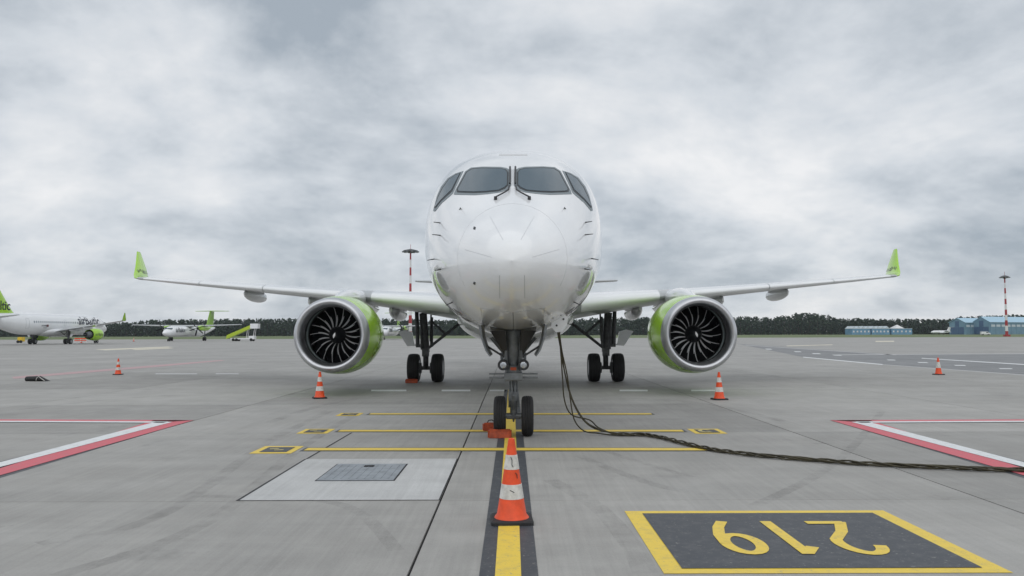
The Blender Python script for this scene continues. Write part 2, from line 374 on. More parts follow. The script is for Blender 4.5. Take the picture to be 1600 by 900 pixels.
mr = t_.nodes.new('ShaderNodeMapRange'); t_.links.new(nz.outputs[0], mr.inputs[0]); mr.inputs[1].default_value = .38; mr.inputs[2].default_value = .75; mr.inputs[3].default_value = 0; mr.inputs[4].default_value = .20
t_.links.new(mr.outputs[0], pb.inputs['Alpha'])
for (pp, wd) in (([(905, 712), (960, 735), (1040, 762), (1130, 775)], .16), ([(930, 700), (1000, 722), (1090, 748)], .12), ([(860, 750), (930, 790), (985, 850), (1010, 900)], .2), ([(60, 850), (260, 800), (420, 690), (520, 640)], .18), ([(90, 900), (330, 812), (470, 700), (560, 645)], .18), ([(1180, 790), (1280, 740), (1340, 690), (1380, 640)], .15), ([(620, 860), (560, 800), (480, 780), (300, 775)], .14), ([(1230, 660), (1150, 640), (1080, 628), (980, 622)], .2), ([(420, 660), (520, 630), (650, 612), (760, 606)], .22), ([(30, 640), (200, 622), (420, 610), (560, 606)], .2)):
    g_ = [gnd(*p) for p in pp]; cr = []
    for i in range(len(g_) - 1):
        p0, p1, p2, p3 = g_[max(0, i - 1)], g_[i], g_[i + 1], g_[min(len(g_) - 1, i + 2)]
        for q_ in range(8): t = q_ / 8; cr.append(.5 * ((2 * p1) + (p2 - p0) * t + (2 * p0 - 5 * p1 + 4 * p2 - p3) * t * t + (3 * p1 - p0 - 3 * p2 + p3) * t ** 3))
    vs = []
    for i, p in enumerate(cr):
        d = (cr[min(i + 1, len(cr) - 1)] - cr[max(i - 1, 0)]).normalized(); n_ = Vector((-d.y, d.x, 0)) * wd / 2; vs += [p + n_ + Vector((0, 0, .0012)), p - n_ + Vector((0, 0, .0012))]
    MB().add(vs, [(2 * i, 2 * i + 1, 2 * i + 3, 2 * i + 2) for i in range(len(cr) - 1)]).build('tyre_mark', 'tyre_mark', apron)
# safety zone wedges
for sx in (-1, 1):
    def mir(pts): return [gnd(800 + sx * (p[0] - 800), p[1]) for p in pts]
    sheet('safety_line_border', mir([(1303, 658.2), (1640, 759), (1640, 731.5), (1352, 659.6)]), 'black_paint', 0.002)
    sheet('safety_red_line', mir([(1297, 657), (1640, 755), (1640, 745), (1360, 657.3)]), 'red_paint', Z2)
    sheet('safety_white_line', mir([(1330, 660), (1640, 741.5), (1640, 734), (1357, 660)]), 'white_line', Z3)
    sheet('safety_red_line', mir([(1297, 657), (1330, 659.2), (1900, 656.8), (1900, 654.6)]), 'red_paint', Z2)
    sheet('safety_white_line', mir([(1345, 661.4), (1900, 658.8), (1900, 656.9), (1336, 659.3)]), 'white_line', Z3)
# stand number
q = [gnd(*p) for p in ((1036, 895), (1590, 897.5), (1378, 798), (976, 799))]
x0, x1, y0, y1 = (q[0].x + q[3].x) / 2, (q[1].x + q[2].x) / 2, (q[0].y + q[1].y) / 2, (q[2].y + q[3].y) / 2
sn = sheet('stand_number_marking', [(x0, y0), (x1, y0), (x1, y1), (x0, y1)], 'yellow_paint', Z1)
sheet('panel', [(x0 + .16, y0 + .12), (x1 - .16, y0 + .12), (x1 - .16, y1 - .12), (x0 + .16, y1 - .12)], 'black_paint', Z2, sn)
cy = (y0 + y1) / 2
for ch, px in (('9', 1152), ('1', 1234), ('2', 1328)):
    digit('digit', DG[ch], .105, (gnd(px, 843).x, cy), .64, 1.12, 'yellow_paint', Z3, sn)
# concrete patch with steel cover
PX0, PX1, PY0, PY1 = -2.95, -0.80, 8.72, gnd(600, 717.5).y
sheet('patch_joint', [(PX0 - .04, PY0 - .01), (PX1 + .015, PY0 - .01), (PX1 + .015, PY1 + .02), (PX0 - .04, PY1 + .02)], 'sealant', 0.002)
MB().box(PX0, PX1, PY0 + .01, PY1, 0.0022, 0.006).build('repair_patch', 'concrete_patch', apron)
strip('patch_joint', (PX0 - .01, PY1), (PX0 + .03, 14.6), 0.03, 'sealant', 0.003)
hc = [gnd(497, 752), gnd(612, 752), gnd(637, 726), gnd(528, 725)]
hx0, hx1, hy0, hy1 = (hc[0].x + hc[3].x) / 2, (hc[1].x + hc[2].x) / 2, hc[0].y, hc[2].y
MB().box(hx0 - .02, hx1 + .02, hy0 - .02, hy1 + .02, 0.0062, 0.0085).build('cover_frame', 'sealant', apron)
cv = MB().box(hx0, hx1, hy0, hy1, 0.0087, 0.014).build('steel_cover', 'steel_cover', apron)
for k in range(9):
    x = hx0 + .08 + (hx1 - hx0 - .16) * k / 8; MB().box(x - .006, x + .006, hy0 + .1, hy1 - .1, .0142, .018).build('rib', 'steel_cover', cv)
MB().box((hx0 + hx1) / 2 - .07, (hx0 + hx1) / 2 + .06, hy1 - .26, hy1 - .15, .0185, .021).build('lifting_socket', 'sealant', cv)

# ================================================================== AIRLINER
NOSE_Y = gnd(800, 681).y - 3.15
ZT = [(0, 2.80), (.05, 2.98), (.15, 3.12), (.35, 3.29), (.6, 3.44), (.85, 3.57), (1.1, 3.69), (1.65, 3.98), (2.1, 4.27), (2.55, 4.56), (3, 4.83), (3.5, 5.07), (4, 5.25), (4.5, 5.375), (5, 5.46), (5.5, 5.51), (6, 5.54), (7, 5.56), (27, 5.56), (33, 5.45), (36, 5.24), (38.4, 4.95)]
ZB = [(0, 2.80), (.05, 2.63), (.15, 2.51), (.35, 2.38), (.6, 2.27), (.85, 2.19), (1.1, 2.12), (1.65, 2.01), (2.2, 1.93), (3, 1.83), (4, 1.76), (5, 1.73), (6, 1.72), (26, 1.72), (29, 1.98), (32, 2.6), (35, 3.4), (38.4, 4.45)]
WW = [(0, 0), (.05, .21), (.15, .37), (.35, .56), (.6, .73), (.85, .87), (1.1, .98), (1.65, 1.18), (2.2, 1.34), (2.8, 1.48), (3.5, 1.61), (4.2, 1.69), (5, 1.735), (6, 1.75), (26, 1.75), (30, 1.5), (34, .95), (38.4, .2)]
ZC = [(0, 2.80), (1.1, 2.90), (2.2, 3.12), (3.5, 3.36), (5, 3.5), (6, 3.57), (26, 3.57), (32, 4.0), (38.4, 4.7)]
EX = [(0, 2.0), (1.5, 2.0), (2.5, 2.2), (3.7, 2.5), (5, 2.5), (9, 2.15), (30, 2.1), (38, 2)]
def section(s, n=72):
    zt, zb, w_, zc = interp(ZT, s), interp(ZB, s), interp(WW, s), interp(ZC, s); r = []
    for k in range(n):
        t = 2 * math.pi * k / n; c_, s_ = math.cos(t), math.sin(t)
        if s_ > 0:
            e_ = 2 / interp(EX, s); c_ = math.copysign(abs(c_) ** e_, c_); s_ = s_ ** e_
        r.append(Vector((w_ * c_, s, zc + (zt - zc if s_ > 0 else zc - zb) * s_)))
    return r
root = thing('airliner', 'white twin-engine jet airliner with lime engines facing the camera head-on, parked on the yellow line', 'airliner', (0, NOSE_Y, 0), R(-0.4))
st = [0.0004, .002, .006, .012, .03, .06, .1, .15, .22, .3, .4, .5, .6, .72, .85, 1, 1.15, 1.3, 1.5, 1.7, 1.9, 2.1, 2.3, 2.55, 2.8, 3.1, 3.4, 3.7, 4, 4.4, 4.8, 5.2, 5.6, 6, 6.5, 7.2, 10, 14, 18, 22, 25, 26, 27, 28, 29, 30, 31, 32, 33, 34, 35, 36, 37, 38, 38.4]
fus = MB().rings([section(s) for s in st]).build('fuselage', 'white_paint', root, smooth=40)
bm = bmesh.new(); bm.from_mesh(fus.data); bmesh.ops.triangulate(bm, faces=bm.faces); BV = BVHTree.FromBMesh(bm); bm.free()
CL = Vector((0, -NOSE_Y, CAMZ))            # the viewpoint in airliner coordinates, used to measure positions on the nose
def hit(px, py, off=0.0, sx=1):
    d = ray(px, py + (px - 800) * -0.0017); d.x *= sx
    p, n, _, _ = BV.ray_cast(CL, d)
    if p is None:
        p = CL + d * 14.0; p, n, _, _ = BV.find_nearest(p)
    if n.dot(d) > 0: n = -n
    return p + n * off
def resample(poly, step=4.0):
    o = []
    for i, p in enumerate(poly):
        q = poly[(i + 1) % len(poly)]; L_ = math.dist(p, q); k = max(1, int(L_ / step))
        o += [(p[0] + (q[0] - p[0]) * t / k, p[1] + (q[1] - p[1]) * t / k) for t in range(k)]
    return o
def patch(name, poly, off, m, parent, sx=1, K=5, step=4.0):
    poly = resample(poly, step); n = len(poly); cx = sum(p[0] for p in poly) / n; cy_ = sum(p[1] for p in poly) / n
    vs = [hit(cx, cy_, off, sx)]; fs = []
    for k in range(1, K + 1):
        for p in poly: vs.append(hit(cx + (p[0] - cx) * k / K, cy_ + (p[1] - cy_) * k / K, off, sx))
    for j in range(n): fs.append((0, 1 + j, 1 + (j + 1) % n))
    for k in range(K - 1):
        for j in range(n): a = 1 + k * n; fs.append((a + j, a + n + j, a + n + (j + 1) % n, a + (j + 1) % n))
    # a rim that goes back to the skin gives the piece thickness
    a = 1 + (K - 1) * n; b = len(vs)
    for p in poly: vs.append(hit(p[0], p[1], -0.004, sx))
    for j in range(n): fs.append((a + j, b + j, b + (j + 1) % n, a + (j + 1) % n))
    return MB().add(vs, fs).build(name, m, parent, smooth=35)
def Z(pts, ox, oy, sc): return [(ox + p[0] / sc, oy + p[1] / sc) for p in pts]
FR = Z([(338, 420), (345, 395), (425, 240), (470, 210), (560, 203), (700, 205), (750, 214), (785, 235), (786, 352), (762, 382), (700, 404), (600, 417), (500, 424)], 640, 220, 5)
SE = Z([(364, 402), (362, 380), (434, 245), (478, 219), (560, 213), (700, 216), (744, 226), (763, 250), (763, 352), (740, 376), (692, 396), (600, 405), (500, 409), (395, 405)], 640, 220, 5)
GL = Z([(376, 394), (373, 380), (442, 250), (482, 226), (560, 220), (700, 223), (738, 233), (754, 252), (754, 348), (732, 368), (690, 388), (600, 397), (500, 401), (400, 397)], 640, 220, 5)
SF = Z([(412, 236), (350, 255), (288, 292), (235, 360), (205, 430), (176, 548), (190, 552), (240, 490), (330, 412)], 640, 220, 5)
SS = Z([(392, 249), (350, 266), (296, 300), (246, 368), (215, 435), (184, 522), (195, 526), (240, 472), (326, 396)], 640, 220, 5)
SG = Z([(384, 258), (350, 273), (302, 305), (254, 372), (222, 438), (191, 512), (197, 514), (240, 462), (320, 386)], 640, 220, 5)
for sx in (1, -1):
    patch('windshield_frame', FR, .006, 'frame_grey', fus, sx); patch('window_seal', SE, .011, 'seal_black', fus, sx); patch('windshield_pane', GL, .016, 'glass', fus, sx)
    patch('side_window_frame', SF, .006, 'frame_grey', fus, sx); patch('window_seal', SS, .011, 'seal_black', fus, sx); patch('side_window_pane', SG, .016, 'glass', fus, sx)
    wp = [(668, 457), (700, 440), (745, 415), (768, 398), (772, 370)]; wb = [(777, 222), (778, 290), (777, 352)]
    mb = MB(); mb.tube([hit(640 + a / 5, 220 + b / 5, .04, sx) for a, b in wp], .014, 6); mb.tube([hit(640 + a / 5, 220 + b / 5, .045, sx) for a, b in wb], .017, 6)
    p = hit(640 + 668 / 5, 220 + 457 / 5, .02, sx); mb.obox(p, (1, 0, 0), (0, 1, 0), (0, 0, 1), .025, .03, .025)
    mb.build('wiper', 'black_metal', fus)
    # probes and vanes
    for (px, py, dx, dz) in ((686.5, 348, -.10, .01), (687, 367.5, -.12, .01), (677, 404.5, -.10, -.02), (688, 420.5, -.09, -.02), (705.5, 472, -.10, -.05), (716.8, 327, 0.02, 0.02)):
        p = hit(px, py, 0, sx); mb = MB(); e_ = p + Vector((dx * sx, -.03, dz))
        mb.tube([p, (p + e_) / 2, e_], [.010, .008, .006], 6); mb.tube([e_ + Vector((0, .03, 0)), e_ + Vector((0, -.10, -.01))], [.007, .004], 6)
        mb.build('air_probe', 'black_metal', fus)
    def seam(name, pts, r=.0035, m='seam'):
        q = []
        for i in range(len(pts) - 1):
            for t in range(6): q.append((pts[i][0] + (pts[i + 1][0] - pts[i][0]) * t / 6, pts[i][1] + (pts[i + 1][1] - pts[i][1]) * t / 6))
        q.append(pts[-1]); MB().tube([hit(a, b, 0.001, sx) for a, b in q], r, 5).build(name, m, fus)
    seam('lightning_strip', [(765, 338), (786, 375)], .0022); seam('lightning_strip', [(726, 390), (768, 402)], .0022)
    seam('panel_seam', [(780.5, 430), (780.5, 466)]); seam('panel_seam', [(750, 481), (753, 500), (760, 511)]); seam('panel_seam', [(750, 481), (798, 488)])
    seam('radome_seam', [(800 - 86 * math.cos(R(t)), 404 - 86 * math.sin(R(t))) for t in range(-30, 91, 10)], .0016, 'seam_pale')
seam('panel_seam', [(799.5, 488), (799.5, 516)], .005, 'seal_black')
patch('nose_vent', [(740, 354), (743, 355), (742, 359), (739, 358)], .006, 'seal_black', fus, 1, 2, 2); patch('nose_vent', [(740, 440), (743, 441), (742, 445), (739, 443)], .006, 'seal_black', fus, 1, 2, 2)
patch('crown_hatch', [(778, 241.0), (822, 241.0), (822, 243.2), (778, 243.2)], .004, 'seam_pale', fus, 1, 2)
# side surfaces: windows, doors, titles on the constant section
def side(s, z, sx, off):
    zt, zb, w_, zc = interp(ZT, s), interp(ZB, s), interp(WW, s), interp(ZC, s)
    h = (zt - zc) if z > zc else (zc - zb); ex_ = interp(EX, s) if z > zc else 2.0; k = max(0.0, 1 - abs((z - zc) / h) ** ex_); return Vector((sx * (w_ * k ** (1 / ex_) + off), s, z))
def rrect(cx, cy_, hw, hh, r, n=4):
    return [(cx + sgx * (hw - r) + r * math.cos(R(a0 + 90 * i / n)), cy_ + sgy * (hh - r) + r * math.sin(R(a0 + 90 * i / n))) for sgx, sgy, a0 in ((1, 1, 0), (-1, 1, 90), (-1, -1, 180), (1, -1, 270)) for i in range(n + 1)]
for sx in (1, -1):
    wm_ = None
    for k in range(32):
        s_ = 7.6 + k * 0.60
        if wm_ is None:
            pts = rrect(0, 0, .125, .19, .1); mb = MB(); b0 = side(10, 4.02, sx, 0)
            mb.rings([[side(10 + a, 4.02 + c_, sx, -.01) - b0 for a, c_ in pts], [side(10 + a, 4.02 + c_, sx, .006) - b0 for a, c_ in pts]])
            wo = mb.build('cabin_window', 'glass', fus); wm_ = wo.data; wo.location = side(s_, 4.02, sx, 0)
        else:
            wo = bpy.data.objects.new('cabin_window', wm_); C.objects.link(wo); wo.parent = fus; wo.location = side(s_, 4.02, sx, 0)
    for (s_, hw, z0, z1) in ((5.6, .42, 2.75, 4.6), (27.9, .40, 2.85, 4.6), (17.0, .27, 3.3, 4.45)):
        pts = rrect(s_, (z0 + z1) / 2, hw, (z1 - z0) / 2, .15); mb = MB()
        mb.tube([side(a, b_, sx, .002) for a, b_ in resample(pts + [], .2)] + [side(pts[0][0], pts[0][1], sx, .002)], .014, 5)
        mb.build('door_outline', 'frame_grey', fus)
    def lettering(txt, size, s0, z0, parent, name='lettering', bold=0.0, m='navy'):
        vs, fs = text2d(txt, size, bold); return MB().add([side(s0 + x * sx, z0 + y, sx, .012) for x, y in vs], fs).build(name, m, parent)
    lettering('airBaltic', 2.3, 8.9, 4.4, fus, bold=0.05)
    for k_, (u, hw) in enumerate(((0, .10), (.32, .08), (.55, .05), (.78, .10), (1.06, .10), (1.34, .11))):
        for z_, hh in ((3.36, .13), (2.98, .06)):
            if z_ < 3.2 and k_ < 2: continue
            pts = rrect(24.0 + u * sx, z_, hw, hh, .02, 2); MB().rings([[side(a, b_, sx, -.01) for a, b_ in pts], [side(a, b_, sx, .008) for a, b_ in pts]]).build('registration_mark', 'seal_black', fus)
    pts = rrect(22.4, 3.36, .34, .2, .02); MB().rings([[side(a, b_, sx, -.01) for a, b_ in pts], [side(a, b_, sx, .01) for a, b_ in pts]]).build('flag', 'flag_maroon', fus)
# belly fairing
mb = MB(); rs = []
for k in range(17):
    t = -1 + 2 * k / 16; c_ = max(0.0, 1 - abs(t) ** 2.6) ** .5
    rs.append([Vector((1.98 * max(c_, .02) * math.cos(2 * math.pi * j / 40), 17.2 + 6.4 * t, 2.35 + .97 * max(c_, .02) * math.sin(2 * math.pi * j / 40))) for j in range(40)])
mb.rings(rs).build('belly_fairing', 'white_paint', root, smooth=50)
# wings
def airfoil(th, n=18):
    up = []; lo = []
    for i in range(n + 1):
        x = (1 - math.cos(math.pi * i / n)) / 2
        y = 5 * th * (.2969 * math.sqrt(x) - .126 * x - .3516 * x * x + .2843 * x ** 3 - .1030 * x ** 4)
        cam_ = .02 * (1 - (2 * x - 1) ** 2); up.append((x, y + cam_)); lo.append((x, -y + cam_))
    return up[::-1] + lo[1:-1]
def wing_sec(x, le, z, ch, th, tw, sx):
    return [Vector((sx * x, le + p * ch * math.cos(R(tw)) + q_ * ch * math.sin(R(tw)), z - p * ch * math.sin(R(tw)) + q_ * ch * math.cos(R(tw)))) for p, q_ in airfoil(th)]
WS = [(1.2, 13.1, 2.60, 7.2, .13, 3.2), (1.75, 13.5, 2.66, 6.8, .125, 3.2), (3.5, 14.65, 2.86, 5.7, .115, 2.6), (5.2, 15.75, 3.04, 4.7, .105, 2.2), (8, 17.55, 3.33, 3.75, .098, 1.6), (11, 19.5, 3.64, 2.95, .094, 1.1), (14, 21.45, 3.95, 2.2, .09, .6), (16.2, 22.9, 4.19, 1.65, .085, 0.2)]
def wing_at(x):
    return tuple(interp([(r_[0], r_[k]) for r_ in WS], x) for k in range(1, 6))
for sx in (1, -1):
    wg = MB().rings([wing_sec(*r_, sx) for r_ in WS]).build('wing', 'wing_grey', root, smooth=35)
    # leading-edge slats, each its own piece, slightly proud
    for (a, b_) in ((2.05, 4.8), (5.6, 9.35), (9.4, 12.55), (12.6, 15.8)):
        rs = []
        for k in range(5):
            x = a + (b_ - a) * k / 4; le, z, ch, th, tw = wing_at(x); prof = [p for p in airfoil(th, 26)]
            up = [p for p in prof[:27] if p[0] < .14]; lo = [p for p in prof[27:] if p[0] < .06]
            o = []
            for p, q_ in up + lo:
                p2, q2 = p - .004, q_ * 1.03 + (.002 if q_ > .01 else -.001)
                o.append(Vector((sx * x, le + p2 * ch * math.cos(R(tw)) + q2 * ch * math.sin(R(tw)), z - p2 * ch * math.sin(R(tw)) + q2 * ch * math.cos(R(tw)))))
            rs.append(o)
        MB().rings(rs).build('slat', 'white_paint', wg, smooth=40)
    # winglet
    rs = []
    for (t, x, le, z, ch) in ((0, 16.18, 22.89, 4.188, 1.65), (.08, 16.38, 23.05, 4.23, 1.55), (.2, 16.55, 23.35, 4.38, 1.35), (.5, 16.80, 24.0, 4.78, 1.02), (1, 17.26, 25.05, 5.56, .36)):
        cant = R(min(1, t * 5) * 66); o = []
        for p, q_ in airfoil(.09): o.append(Vector((sx * (x - q_ * ch * math.sin(cant)), le + p * ch, z + q_ * ch * math.cos(cant))))
        rs.append(o)
    wl = MB().rings(rs).build('winglet', 'lime_paint', root, smooth=50)
    vs, fs = text2d('airBaltic', .28)
    MB().add([(sx * (16.585 + .6 * y), 24.2 - sx * x, 4.58 + y) for x, y in vs], fs).build('lettering', 'navy', wl)
    # flap-track fairings
    for (x, ln, r_, dz) in ((4.3, 2.8, .27, .05), (7.55, 2.6, .24, .05), (10.5, 2.2, .21, .03)):
        le, z, ch, th, tw = wing_at(x); c0 = le + ch * .52; rs = []
        for k in range(13):
            t = -1 + 2 * k / 12; c_ = max(.03, (1 - abs(t) ** 2.2)) ** .5
            rs.append([Vector((sx * x + r_ * .8 * c_ * math.cos(2 * math.pi * j / 20), c0 + ln * .62 * (t + .25), z - dz - ch * .035 - .12 + (r_ * 1.25) * c_ * math.sin(2 * math.pi * j / 20) - .03 * t)) for j in range(20)])
        MB().rings(rs).build('flap_fairing', 'white_paint', wg, smooth=50)
    # engine
    ex, ey, ez = sx * 5.28, 11.72, 1.76
    nac = MB().lathe([(.34, 1.085), (.6, 1.125), (1.0, 1.16), (1.5, 1.18), (2.1, 1.16), (2.7, 1.09), (3.2, 1.0), (3.45, .95), (3.45, .90), (2.6, .88)], (ex, ey, ez), 'Y', 64).build('engine_nacelle', 'lime_paint', root, smooth=40)
    MB().lathe([(3.0, .62), (3.6, .60), (4.2, .50), (4.7, .40), (4.7, .36), (4.0, .34)], (ex, ey, ez), 'Y', 40).build('exhaust_nozzle', 'gear_grey', nac, smooth=40)
    MB().lathe([(4.0, .33), (4.6, .28), (5.2, .06)], (ex, ey, ez), 'Y', 24, True).build('exhaust_plug', 'gear_dark', nac, smooth=40)
    MB().lathe([(2.7, .90), (2.75, .6)], (ex, ey, ez), 'Y', 40).build('bypass_duct', 'liner_dark', nac)
    lp = [(.345, 1.0865)] + [(.20 - .20 * math.sin(R(a)) if False else .34 - .34 * math.sin(R(a)), .955 + (.132 if a <= 90 else .135) * math.cos(R(a))) for a in range(10, 175, 10)] + [(.42, .82)]
    MB().lathe(lp, (ex, ey, ez), 'Y', 72).build('intake_lip', 'polished_metal', nac, smooth=60)
    MB().lathe([(.42, .82), (.5, .82), (.62, .822)], (ex, ey, ez), 'Y', 64).build('intake_liner', 'liner_dark', nac, smooth=40)
    MB().lathe([(.62, .822), (.90, .845)], (ex, ey, ez), 'Y', 64).build('fan_case_ring', 'liner', nac, smooth=40)
    MB().lathe([(.90, .845), (1.5, .86), (1.55, .05)], (ex, ey, ez), 'Y', 48).build('fan_case', 'fan_dark', nac, smooth=40)
    MB().lathe([(.58, .004), (.60, .05), (.66, .11), (.76, .18), (.90, .235), (1.05, .265), (1.3, .27)], (ex, ey, ez), 'Y', 40, True).build('spinner', 'fan_dark', nac, smooth=50)
    mb = MB()
    P = [(-.02 + .055 * t, .07 - .17 * t) for t in [i / 6 for i in range(7)]]
    for i, (u, v) in enumerate(P):
        pass
    def spt(u, v):
        r_ = math.hypot(u, v); yy = interp([(0, .575), (.05, .595), (.11, .655), (.18, .755), (.235, .895), (.27, 1.2)], r_); return Vector((ex + sx * u, ey + yy - .006, ez + v))
    W_ = [.004, .016, .028, .034, .028, .016, .004]
    mb.add([spt(u - W_[i], v) for i, (u, v) in enumerate(P)] + [spt(u + W_[i], v) for i, (u, v) in enumerate(P)], [(i, i + 1, 8 + i, 7 + i) for i in range(6)]).build('spinner_mark', 'white_mark', nac)
    bmesh_data = None
    for k in range(18):
        if bmesh_data is None:
            nr = 11; vs = []; mb = MB()
            for i in range(nr):
                t = i / (nr - 1); r_ = .25 + .585 * t; stg = R(28 + 34 * t); ch = .24 + .09 * math.sin(math.pi * min(1, t * 1.1)); sw = (.075 * math.sin(t * math.pi * 1.1) - .02 * t)
                for (u, th_) in ((0, 0), (.17, .012), (.5, .014), (1, 0), (.5, -.008), (.12, -.008)):
                    ax = 1.08 - ch * .5 * math.cos(stg) + u * ch * math.cos(stg) + th_ * math.sin(stg) + .05 * t
                    tg = (u - .5) * ch * math.sin(stg) + sw + th_ * math.cos(stg); phi = tg / r_
                    vs.append((r_ * math.sin(phi), ax, r_ * math.cos(phi)))
            fs = []; ms = []
            for i in range(nr - 1):
                for j in range(6): fs.append((i * 6 + j, i * 6 + (j + 1) % 6, (i + 1) * 6 + (j + 1) % 6, (i + 1) * 6 + j)); ms.append(1 if j in (0, 5) else 0)
            mb.v = vs; mb.f = fs; mb.m = ms
            bo = mb.build('fan_blade', ['fan_dark', 'fan_edge'], nac, smooth=50); bmesh_data = bo.data
        else:
            bo = bpy.data.objects.new('fan_blade', bmesh_data); C.objects.link(bo); bo.parent = nac
        bo.location = (ex, ey, ez); bo.rotation_euler = (0, 2 * math.pi * k / 18, 0)
    vs, fs = text2d('airBaltic', .85)
    tv = []
    for x, y in vs:
        a = y / 1.17; yy = 1.75 + sx * x; rr = interp([(.34, 1.085), (.6, 1.125), (1.0, 1.16), (1.5, 1.18), (2.1, 1.16), (2.7, 1.09), (3.2, 1.0)], yy) + .008
        tv.append((ex + sx * rr * math.cos(a), ey + yy, ez + rr * math.sin(a)))
    MB().add(tv, fs).build('lettering', 'navy', nac)
    # pylon
    rs = []
    for (yy, zl, zh, hw) in ((12.6, 2.80, 2.90, .05), (13.2, 2.75, 3.08, .22), (14.2, 2.7, 3.22, .27), (15.6, 2.6, 3.28, .27), (17.2, 2.5, 3.1, .24), (18.8, 2.55, 2.9, .12), (19.6, 2.7, 2.8, .03)):
        rs.append([Vector((sx * 5.26 + hw * math.cos(2 * math.pi * j / 16), yy, (zl + zh) / 2 + (zh - zl) / 2 * math.sin(2 * math.pi * j / 16))) for j in range(16)])
    MB().rings(rs).build('engine_pylon', 'white_paint', root, smooth=50)
    # main gear
    gx, gy = sx * 3.33, gnd(800, 598).y - NOSE_Y + .5
    mb = MB(); mb.tube([(gx + sx * .1, gy - .1, 2.55), (gx, gy, 1.1)], .145, 14); mb.tube([(gx + sx * .34, gy - .05, 2.6), (gx + sx * .30, gy, 1.32)], .075, 10); mb.box(gx - .05, gx + sx * .36, gy - .1, gy + .1, 1.28, 1.40); mb.tube([(gx - sx * .2, gy - .1, 2.5), (gx - sx * .17, gy - .1, 1.5)], .035, 6); mb.tube([(gx + sx * .16, gy - .28, 2.4), (gx + sx * .14, gy - .24, 1.2)], .03, 6); mb.tube([(gx, gy, 1.25), (gx, gy, .5)], .10, 12); mb.tube([(gx - .5, gy, .52), (gx + .5, gy, .52)], .07, 10)
    mb.tube([(gx + .2, gy + .12, 2.4), (gx + .2, gy + .1, 1.3)], .06, 8); mb.tube([(gx - .16, gy - .16, 2.4), (gx - .14, gy - .14, 1.25)], .05, 8)
    mb.box(gx - .12, gx + .12, gy - .22, gy + .05, .95, 1.25); mb.tube([(gx, gy - .2, 1.0), (gx, gy - .32, .78), (gx, gy - .1, .55)], .04, 6)
    for dx in (-.22, .22): mb.tube([(gx + dx, gy - .1, .72), (gx + dx, gy - .1, .34)], .05, 6)
    for dx in (-.24, .24): mb.tube([(gx + dx - .08, gy, .52), (gx + dx + .08, gy, .52)], .2, 14)
    leg = mb.build('main_gear_leg', 'gear_dark', root, smooth=40)
    MB().tube([(gx - sx * .05, gy, 1.22), (gx - sx * 1.35, gy + .1, 2.25)], .055, 8).tube([(gx - sx * .75, gy + .05, 1.75), (gx - sx * .2, gy, 2.25)], .045, 8).build('side_brace', 'gear_dark', leg)
    TP = [(-.21, .30), (-.215, .42), (-.19, .49), (-.13, .517), (-.09, .522), (-.085, .512), (-.075, .512), (-.07, .523), (-.01, .525), (-.005, .513), (.005, .513), (.01, .525), (.07, .523), (.075, .512), (.085, .512), (.09, .522), (.13, .517), (.19, .49), (.215, .42), (.21, .30)]
    for dx in (-.44, .44):
        ty = MB().lathe(TP, (gx + dx, gy, .525), 'X', 40).build('tyre', 'tyre', leg, smooth=40)
        MB().lathe([(-.2, .30), (-.17, .26), (-.10, .22), (-.10, .05)], (gx + dx, gy, .525), 'X', 24, True).lathe([(.2, .30), (.17, .26), (.10, .22), (.10, .05)], (gx + dx, gy, .525), 'X', 24, True).build('wheel_hub', 'hub', leg, smooth=30)
    d0 = Vector((gx + sx * .42, gy + .1, 1.62)); mb = MB()
    mb.rings([[d0 + Vector((sx * a, y_, b_)) for a, b_ in ((0, -.28), (.28, -.30), (.44, -.05), (.62, .22), (.60, .25), (.36, .30), (.1, .22))] for y_ in (-.03, .03)])
    mb.tube([(gx + sx * .1, gy, 1.36), tuple(d0 + Vector((sx * .1, 0, -.25)))], .03, 6); mb.build('gear_door', 'white_paint', root)
# nose gear
ny = 3.15; mb = MB()
mb.tube([(0, ny - .25, 2.0), (0, ny - .08, 1.15)], .105, 14); mb.tube([(0, ny - .10, 1.25), (0, ny - .07, 1.0)], .15, 14); mb.tube([(0, ny - .07, 1.02), (0, ny, .36)], .062, 12)
mb.tube([(0, ny - .03, .78), (0, ny - .02, .62)], .095, 12); mb.tube([(-.24, ny, .35), (.24, ny, .35)], .05, 10)
mb.tube([(0, ny - .1, .95), (0, ny - .26, .72), (0, ny - .05, .48)], .035, 6)
for dx in (-1, 1):
    mb.tube([(dx * .12, ny - .1, 1.4), (dx * .38, ny - .2, 1.72)], .03, 6); mb.tube([(dx * .11, ny - .2, 2.0), (dx * .11, ny - .15, 1.25)], .028, 6)
for dx in (-1, 1):
    mb.tube([(dx * .09, ny - .14, 1.36), (dx * .36, ny + .3, 1.84)], .035, 8)
    mb.tube([(dx * .13, ny - .2, 1.5), (dx * .13, ny - .18, 1.2)], .035, 8); mb.tube([(dx * .2, ny - .16, 1.46), (dx * .2, ny - .16, 1.34)], .03, 8)
    mb.tube([(dx * .07, ny - .09, .96), (dx * .075, ny - .04, .5)], .016, 6)
ng = mb.build('nose_gear_leg', 'gear_grey', root, smooth=40)
MB().box(-.16, .16, ny - .26, ny - .05, .98, 1.12).build('steering_collar', 'gear_grey', ng, bevel=.02)
MB().tube([(-.42, ny - .2, 1.03), (.42, ny - .2, 1.03)], .018, 8).tube([(-.42, ny - .2, 1.095), (.42, ny - .2, 1.095)], .013, 8).build('tow_pin_bar', 'gear_grey', ng)
MB().box(-.05, .05, ny - .30, ny - .27, 1.16, 1.21).build('warning_tag', 'chock_orange', ng)
MB().tube([(-.12, ny - .18, .33), (.12, ny - .18, .33)], .02, 8).tube([(0, ny - .16, .33), (0, ny - .16, .26)], [.03, .012], 6).build('tow_fitting', 'gear_dark', ng)
